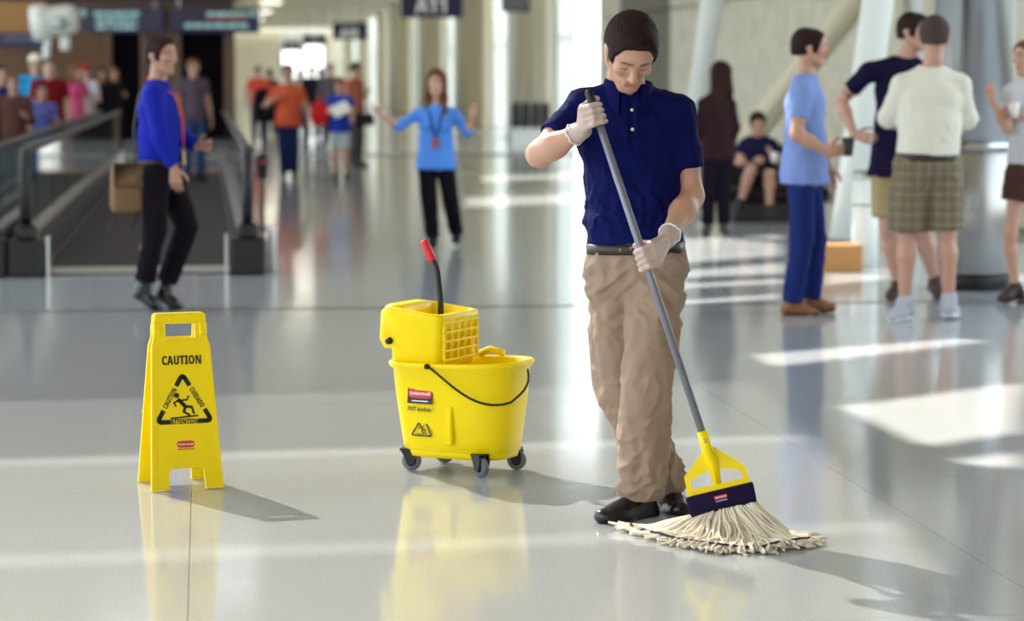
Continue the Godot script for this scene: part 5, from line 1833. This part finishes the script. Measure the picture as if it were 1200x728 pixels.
func plaid_mat() -> StandardMaterial3D:
	var im := Image.create(128, 128, false, Image.FORMAT_RGB8)
	for y in 128:
		for x in 128:
			var c := rgb(122, 112, 90)
			var bx := x % 64
			var by := y % 64
			if bx < 12: c = c.lerp(rgb(82, 74, 60), .5)
			if by < 12: c = c.lerp(rgb(82, 74, 60), .5)
			if bx > 30 and bx < 34: c = c.lerp(rgb(170, 160, 120), .6)
			if by > 30 and by < 34: c = c.lerp(rgb(170, 160, 120), .6)
			if bx > 44 and bx < 52: c = c.lerp(rgb(92, 70, 50), .5)
			if by > 44 and by < 52: c = c.lerp(rgb(92, 70, 50), .5)
			im.set_pixel(x, y, c)
	var m := mat(Color.WHITE, .85)
	m.albedo_texture = ImageTexture.create_from_image(im)
	m.uv1_triplanar = true
	m.uv1_scale = Vector3(8, 8, 8)
	return m

func check_mat() -> StandardMaterial3D:
	var im := Image.create(64, 64, false, Image.FORMAT_RGB8)
	for y in 64:
		for x in 64:
			var c := rgb(70, 80, 160)
			if x % 32 < 10: c = c.lerp(rgb(150, 160, 210), .5)
			if y % 32 < 10: c = c.lerp(rgb(30, 34, 90), .5)
			im.set_pixel(x, y, c)
	var m := mat(Color.WHITE, .85)
	m.albedo_texture = ImageTexture.create_from_image(im)
	m.uv1_triplanar = true
	m.uv1_scale = Vector3(7, 7, 7)
	return m

# ---------------------------------------------------------------- people farther off
func crowd() -> void:
	var list := [
		# px, depth, height, heading, label, shirt, trousers, hair, options
		[45, 35.5, 1.78, 20, "man in turquoise T-shirt and white cap on the moving walkway", rgb(30, 150, 210), rgb(60, 60, 70), M.hair_dark, {"cap": rgb(226, 222, 200), "sleeve": .6}],
		[61, 33.5, 1.73, 15, "man in dark red shirt on the moving walkway", rgb(112, 18, 26), rgb(40, 40, 60), M.hair_grey, {"sleeve": .6, "g": 1.12}],
		[52, 31.0, 1.4, 25, "child in checked blue shirt at the walkway handrail", rgb(70, 80, 160), rgb(50, 50, 80), M.hair_dark, {"check": true}],
		[92, 40.5, 1.68, 40, "woman in pink top on the moving walkway", rgb(206, 84, 128), rgb(80, 70, 100), M.hair_brown, {"fem": true, "hair": "long", "hairlen": .1}],
		[103, 45.0, 1.7, -10, "person in grey top and red cap on the moving walkway", rgb(180, 180, 186), rgb(60, 60, 80), M.hair_dark, {"cap": rgb(176, 30, 44), "sleeve": .6}],
		[123, 45.5, 1.66, 10, "woman in black jacket with dark hair beyond the handrail", rgb(22, 18, 26), rgb(60, 84, 150), M.hair_auburn, {"fem": true, "hair": "long", "hairlen": .25, "sleeve": 1.9}],
		[136, 49.5, 1.68, 30, "woman in black jacket with brown hair beyond the handrail", rgb(26, 20, 26), rgb(30, 26, 36), M.hair_brown, {"fem": true, "hair": "long", "hairlen": .3, "sleeve": 1.9}],
		[4, 31.5, 1.62, 30, "person in dark blue clothes at the far end of the waiting crowd", rgb(38, 40, 96), rgb(40, 40, 90), M.hair_dark, {"sleeve": 1.9}],
		[19, 30.2, 1.5, 10, "youngster in brown top among the waiting crowd", rgb(84, 54, 50), rgb(54, 60, 120), M.hair_brown, {"sleeve": 1.9}],
		[229, 37.0, 1.74, 30, "man in grey T-shirt and jeans on the walkway before the shutters", rgb(92, 80, 96), rgb(66, 92, 150), M.hair_brown, {"sleeve": .6}],
		[418, 43.0, 1.74, 60, "person in salmon shirt carrying a dark bag in the corridor", rgb(190, 110, 92), rgb(90, 84, 84), M.hair_dark, {"sleeve": .6}],
		[304, 58.0, 1.74, 0, "person in red shirt far down the corridor", rgb(206, 74, 60), rgb(60, 60, 84), M.hair_dark, {}],
		[318, 66.0, 1.7, 180, "person in brown jacket far down the corridor", rgb(104, 74, 62), rgb(50, 46, 56), M.hair_dark, {"sleeve": 1.9}],
		[367, 60.0, 1.76, 0, "person in black clothes far down the corridor", rgb(28, 24, 32), rgb(28, 24, 32), M.hair_dark, {"sleeve": 1.9}],
		[377, 63.0, 1.72, 170, "person in dark blue coat far down the corridor", rgb(34, 36, 66), rgb(30, 28, 40), M.hair_auburn, {"sleeve": 1.9}],
		[389, 55.0, 1.78, 10, "tall person in grey jacket far down the corridor", rgb(90, 86, 94), rgb(60, 56, 60), M.hair_brown, {"sleeve": 1.9}],
		[352, 70.0, 1.7, 0, "person in white shirt far down the corridor", rgb(214, 214, 214), rgb(70, 70, 84), M.hair_dark, {"sleeve": .6}]]
	var i := 0
	for q in list:
		var at := pt(q[0], 300, q[1])
		at.y = .016 if q[1] < 42 and q[0] < 300 else 0.0
		var o: Dictionary = q[8]
		var far: bool = q[1] > 40
		var skins := [Color(.5, .28, .19), Color(.56, .33, .24), Color(.42, .23, .16)]
		var p := {"j": standing(at, q[2], q[3]), "base": at, "label": q[4], "m": q[2] / 1.78, "cell": .026 if far else .022, "headcell": .011 if far else .009, "handcell": .008, "yaw": q[3], "skin": skins[i % 3],
			"shirt": check_mat() if o.has("check") else cloth(q[5], .8, 0.0), "pants": cloth(q[6], .85, 0.0), "shoe": mat(rgb(44, 40, 44), .5), "hair_mat": q[7], "tuck": false, "group": "travellers far behind"}
		for k in ["sleeve", "fem", "hair", "hairlen", "g"]:
			if o.has(k): p[k] = o[k]
		if i % 2 == 0:      # a bent arm breaks the row
			var bs := Basis(Vector3.UP, deg_to_rad(q[3]))
			p.j.Wb = p.j.Eb + bs * Vector3(-.06, .06, .24) * p.m
			p.j.Db = p.j.Wb + bs * Vector3(-.06, .06, .1)
		if q[0] == 418:
			p.j.Wb = p.j.Eb + Vector3(.1, .12, .2)
			p.j.Db = p.j.Wb + Vector3(.06, .06, .06)
		if q[1] > 52:
			var wv := Basis(Vector3.UP, deg_to_rad(q[3])) * Vector3(0, 0, .16)
			p.j.Kb += wv * .6
			p.j.Ab += wv
			p.j.Tb += wv
			p.j.Aa -= wv * .7
			p.j.Ta -= wv * .7
		var root := person(p)
		if o.has("cap"):
			var m: float = p.m
			var hx := Transform3D(head_frame(p), p.j.Hd)
			var cs := Soft.new()
			var f := Field.new()
			f.seg(Vector3(0, .05, -.03) * m, Vector3(0, .05, .012) * m, .096 * m, .09 * m, Vector3.RIGHT, 1.06)
			f.ball(Vector3(0, -.95, 0) * m, 1.0 * m, Vector3.RIGHT, 1.0, .004, true)
			f.seg(Vector3(0, .06, .07) * m, Vector3(0, .052, .14) * m, .06 * m, .05 * m, Vector3.RIGHT, .2)
			cs.add(f.build(.009, .01), hx, white)
			part("cap", cs.done(), cloth(o.cap, .8, 0.0), root)
		i += 1
	var bag := thing("dark_bag", "dark bag carried by the person in salmon shirt", "bag", pt(427, 147, 42.8))
	part("bag_body", Shape.new(true).loft([rounded_ring(.3, .14, .04, .0, 4), rounded_ring(.36, .18, .05, .05, 4), rounded_ring(.3, .14, .04, .2, 4)]).done(), cloth(rgb(40, 34, 44), .8, 0.0), bag)
	part("handle", Shape.new(true).tube(PackedVector3Array([Vector3(-.1, .19, 0), Vector3(-.05, .3, 0), Vector3(.05, .3, 0), Vector3(.1, .19, 0)]), .012, 6).done(), M.black, bag)

# ---------------------------------------------------------------- small things
func small_things() -> void:
	# cardboard box on the floor
	var a := ground(979, 317)
	var o := thing("cardboard_box", "brown cardboard box on the floor between the standing men", "box", a, .06)
	var card := mat(rgb(190, 138, 82), .85)
	part("carton", Shape.new().box(Vector3(0, .1, 0), Vector3(.37, .2, .26), .004).done(), card, o)
	for s in [-1.0, 1.0]: part("flap", Shape.new().box(Vector3(0, .203, s * .066), Vector3(.366, .005, .128)).done(), card, o)
	part("tape", box_mesh(Vector3(.372, .002, .05)), mat(rgb(206, 164, 106), .4), o, Vector3(0, .207, 0))
	# bench under the seated man
	var b := ground(892, 255)
	o = thing("waiting_bench", "dark upholstered waiting bench under the seated man", "bench", Vector3(b.x, 0, -26.75), 0.0)
	part("plinth", Shape.new().box(Vector3(.1, .1, -.02), Vector3(.95, .2, .5), .01).done(), mat(rgb(34, 24, 30), .5), o)
	part("seat", Shape.new(true).box(Vector3(.1, .29, -.02), Vector3(1.05, .17, .58), .03).done(), mat(rgb(44, 28, 34), .5), o)
	part("backrest", Shape.new(true).box(Vector3(.1, .54, -.36), Vector3(1.05, .5, .12), .03).done(), mat(rgb(44, 28, 34), .5), o)
	part("armrest", Shape.new(true).box(Vector3(-.43, .5, -.04), Vector3(.06, .05, .5), .01).done(), M.brushed, o)
	# low side table by the bench
	var t := ground(856, 251)
	o = thing("side_table", "small white side table beside the waiting bench", "table", t, 0.0)
	part("table_top", Shape.new(true).lathe([[.0, .4], [.14, .4], [.15, .41], [.15, .43], [.0, .43]], Vector3.ZERO, 20).done(), M.white_paint, o)
	part("leg", Shape.new(true).lathe([[.0, .0], [.1, .0], [.1, .015], [.025, .03], [.025, .4], [.0, .4]], Vector3.ZERO, 14).done(), M.white_paint, o)
	# litter bin next to the leaning strut
	var k := ground(1013, 312)
	o = thing("litter_bin", "pale cylindrical litter bin beside the cardboard box", "bin", k, 0.0)
	part("drum", Shape.new(true).lathe([[.0, .0], [.1, .0], [.1, .02], [.105, .03], [.105, .7], [.0, .7]], Vector3.ZERO, 24).done(), M.white_paint, o)
	part("rim", Shape.new(true).lathe([[.0, .7], [.115, .7], [.115, .73], [.09, .76], [.0, .76]], Vector3.ZERO, 24).done(), M.brushed, o)
	part("hoop", Shape.new(true).lathe([[.0, .48], [.109, .48], [.109, .5], [.0, .5]], Vector3.ZERO, 24).done(), M.frame, o)
	# call post and light post at the walkway's end
	var c := ground(308, 268)
	o = thing("call_post", "slim post with a dark call box beside the walkway", "post", c, 0.0)
	part("pole", Shape.new(true).lathe([[.0, .0], [.06, .0], [.06, .015], [.018, .02], [.018, .5], [.0, .5]], Vector3.ZERO, 12).done(), M.black, o)
	part("call_box", Shape.new().box(Vector3(0, .62, 0), Vector3(.1, .24, .07), .015).done(), M.black, o)
	part("button", Shape.new(true).lathe([[.0, .0], [.022, .0], [.018, .012], [.0, .012]], Vector3.ZERO, 12).done(), M.red, o, Vector3(0, .66, .035)).rotation.x = PI / 2
	var l := ground(319, 317)
	o = thing("light_post", "short white bollard at the end of the balustrade", "bollard", l, 0.0)
	part("shaft", Shape.new(true).lathe([[.0, .0], [.036, .0], [.036, .3], [.03, .325], [.0, .33]], Vector3.ZERO, 16).done(), M.white_paint, o)
	part("foot_plate", Shape.new(true).lathe([[.0, .0], [.05, .0], [.05, .01], [.0, .01]], Vector3.ZERO, 16).done(), M.brushed, o)
	# black suitcases standing on a pale ledge by the windows
	var base := pt(622, 150, 58.0)
	o = thing("pale_ledge", "pale ledge in front of the tall windows", "ledge", Vector3(base.x, 0, base.z), HALL)
	part("top", Shape.new().box(Vector3(0, base.y - .03, 0), Vector3(.95, .06, .5), .01).done(), M.pale, o)
	part("apron", Shape.new().box(Vector3(0, (base.y - .06) * .5, 0), Vector3(.88, base.y - .06, .42)).done(), M.pale, o)
	for i in 4:
		var s := thing("suitcase", "black upright suitcase in the row on the pale ledge", "suitcase", Vector3(base.x, base.y, base.z) + Vector3(-.34 + i * .225, 0, 0), .1, "suitcases on the ledge")
		part("case", Shape.new(true).loft([rounded_ring(.17, .24, .04, .0, 3), rounded_ring(.19, .26, .05, .03, 3), rounded_ring(.19, .26, .05, .52, 3), rounded_ring(.15, .2, .05, .57, 3)]).done(), M.black, s)
		part("handle", Shape.new(true).tube(PackedVector3Array([Vector3(-.05, .56, 0), Vector3(-.05, .72, 0), Vector3(.05, .72, 0), Vector3(.05, .56, 0)]), .012, 6).done(), M.frame, s)
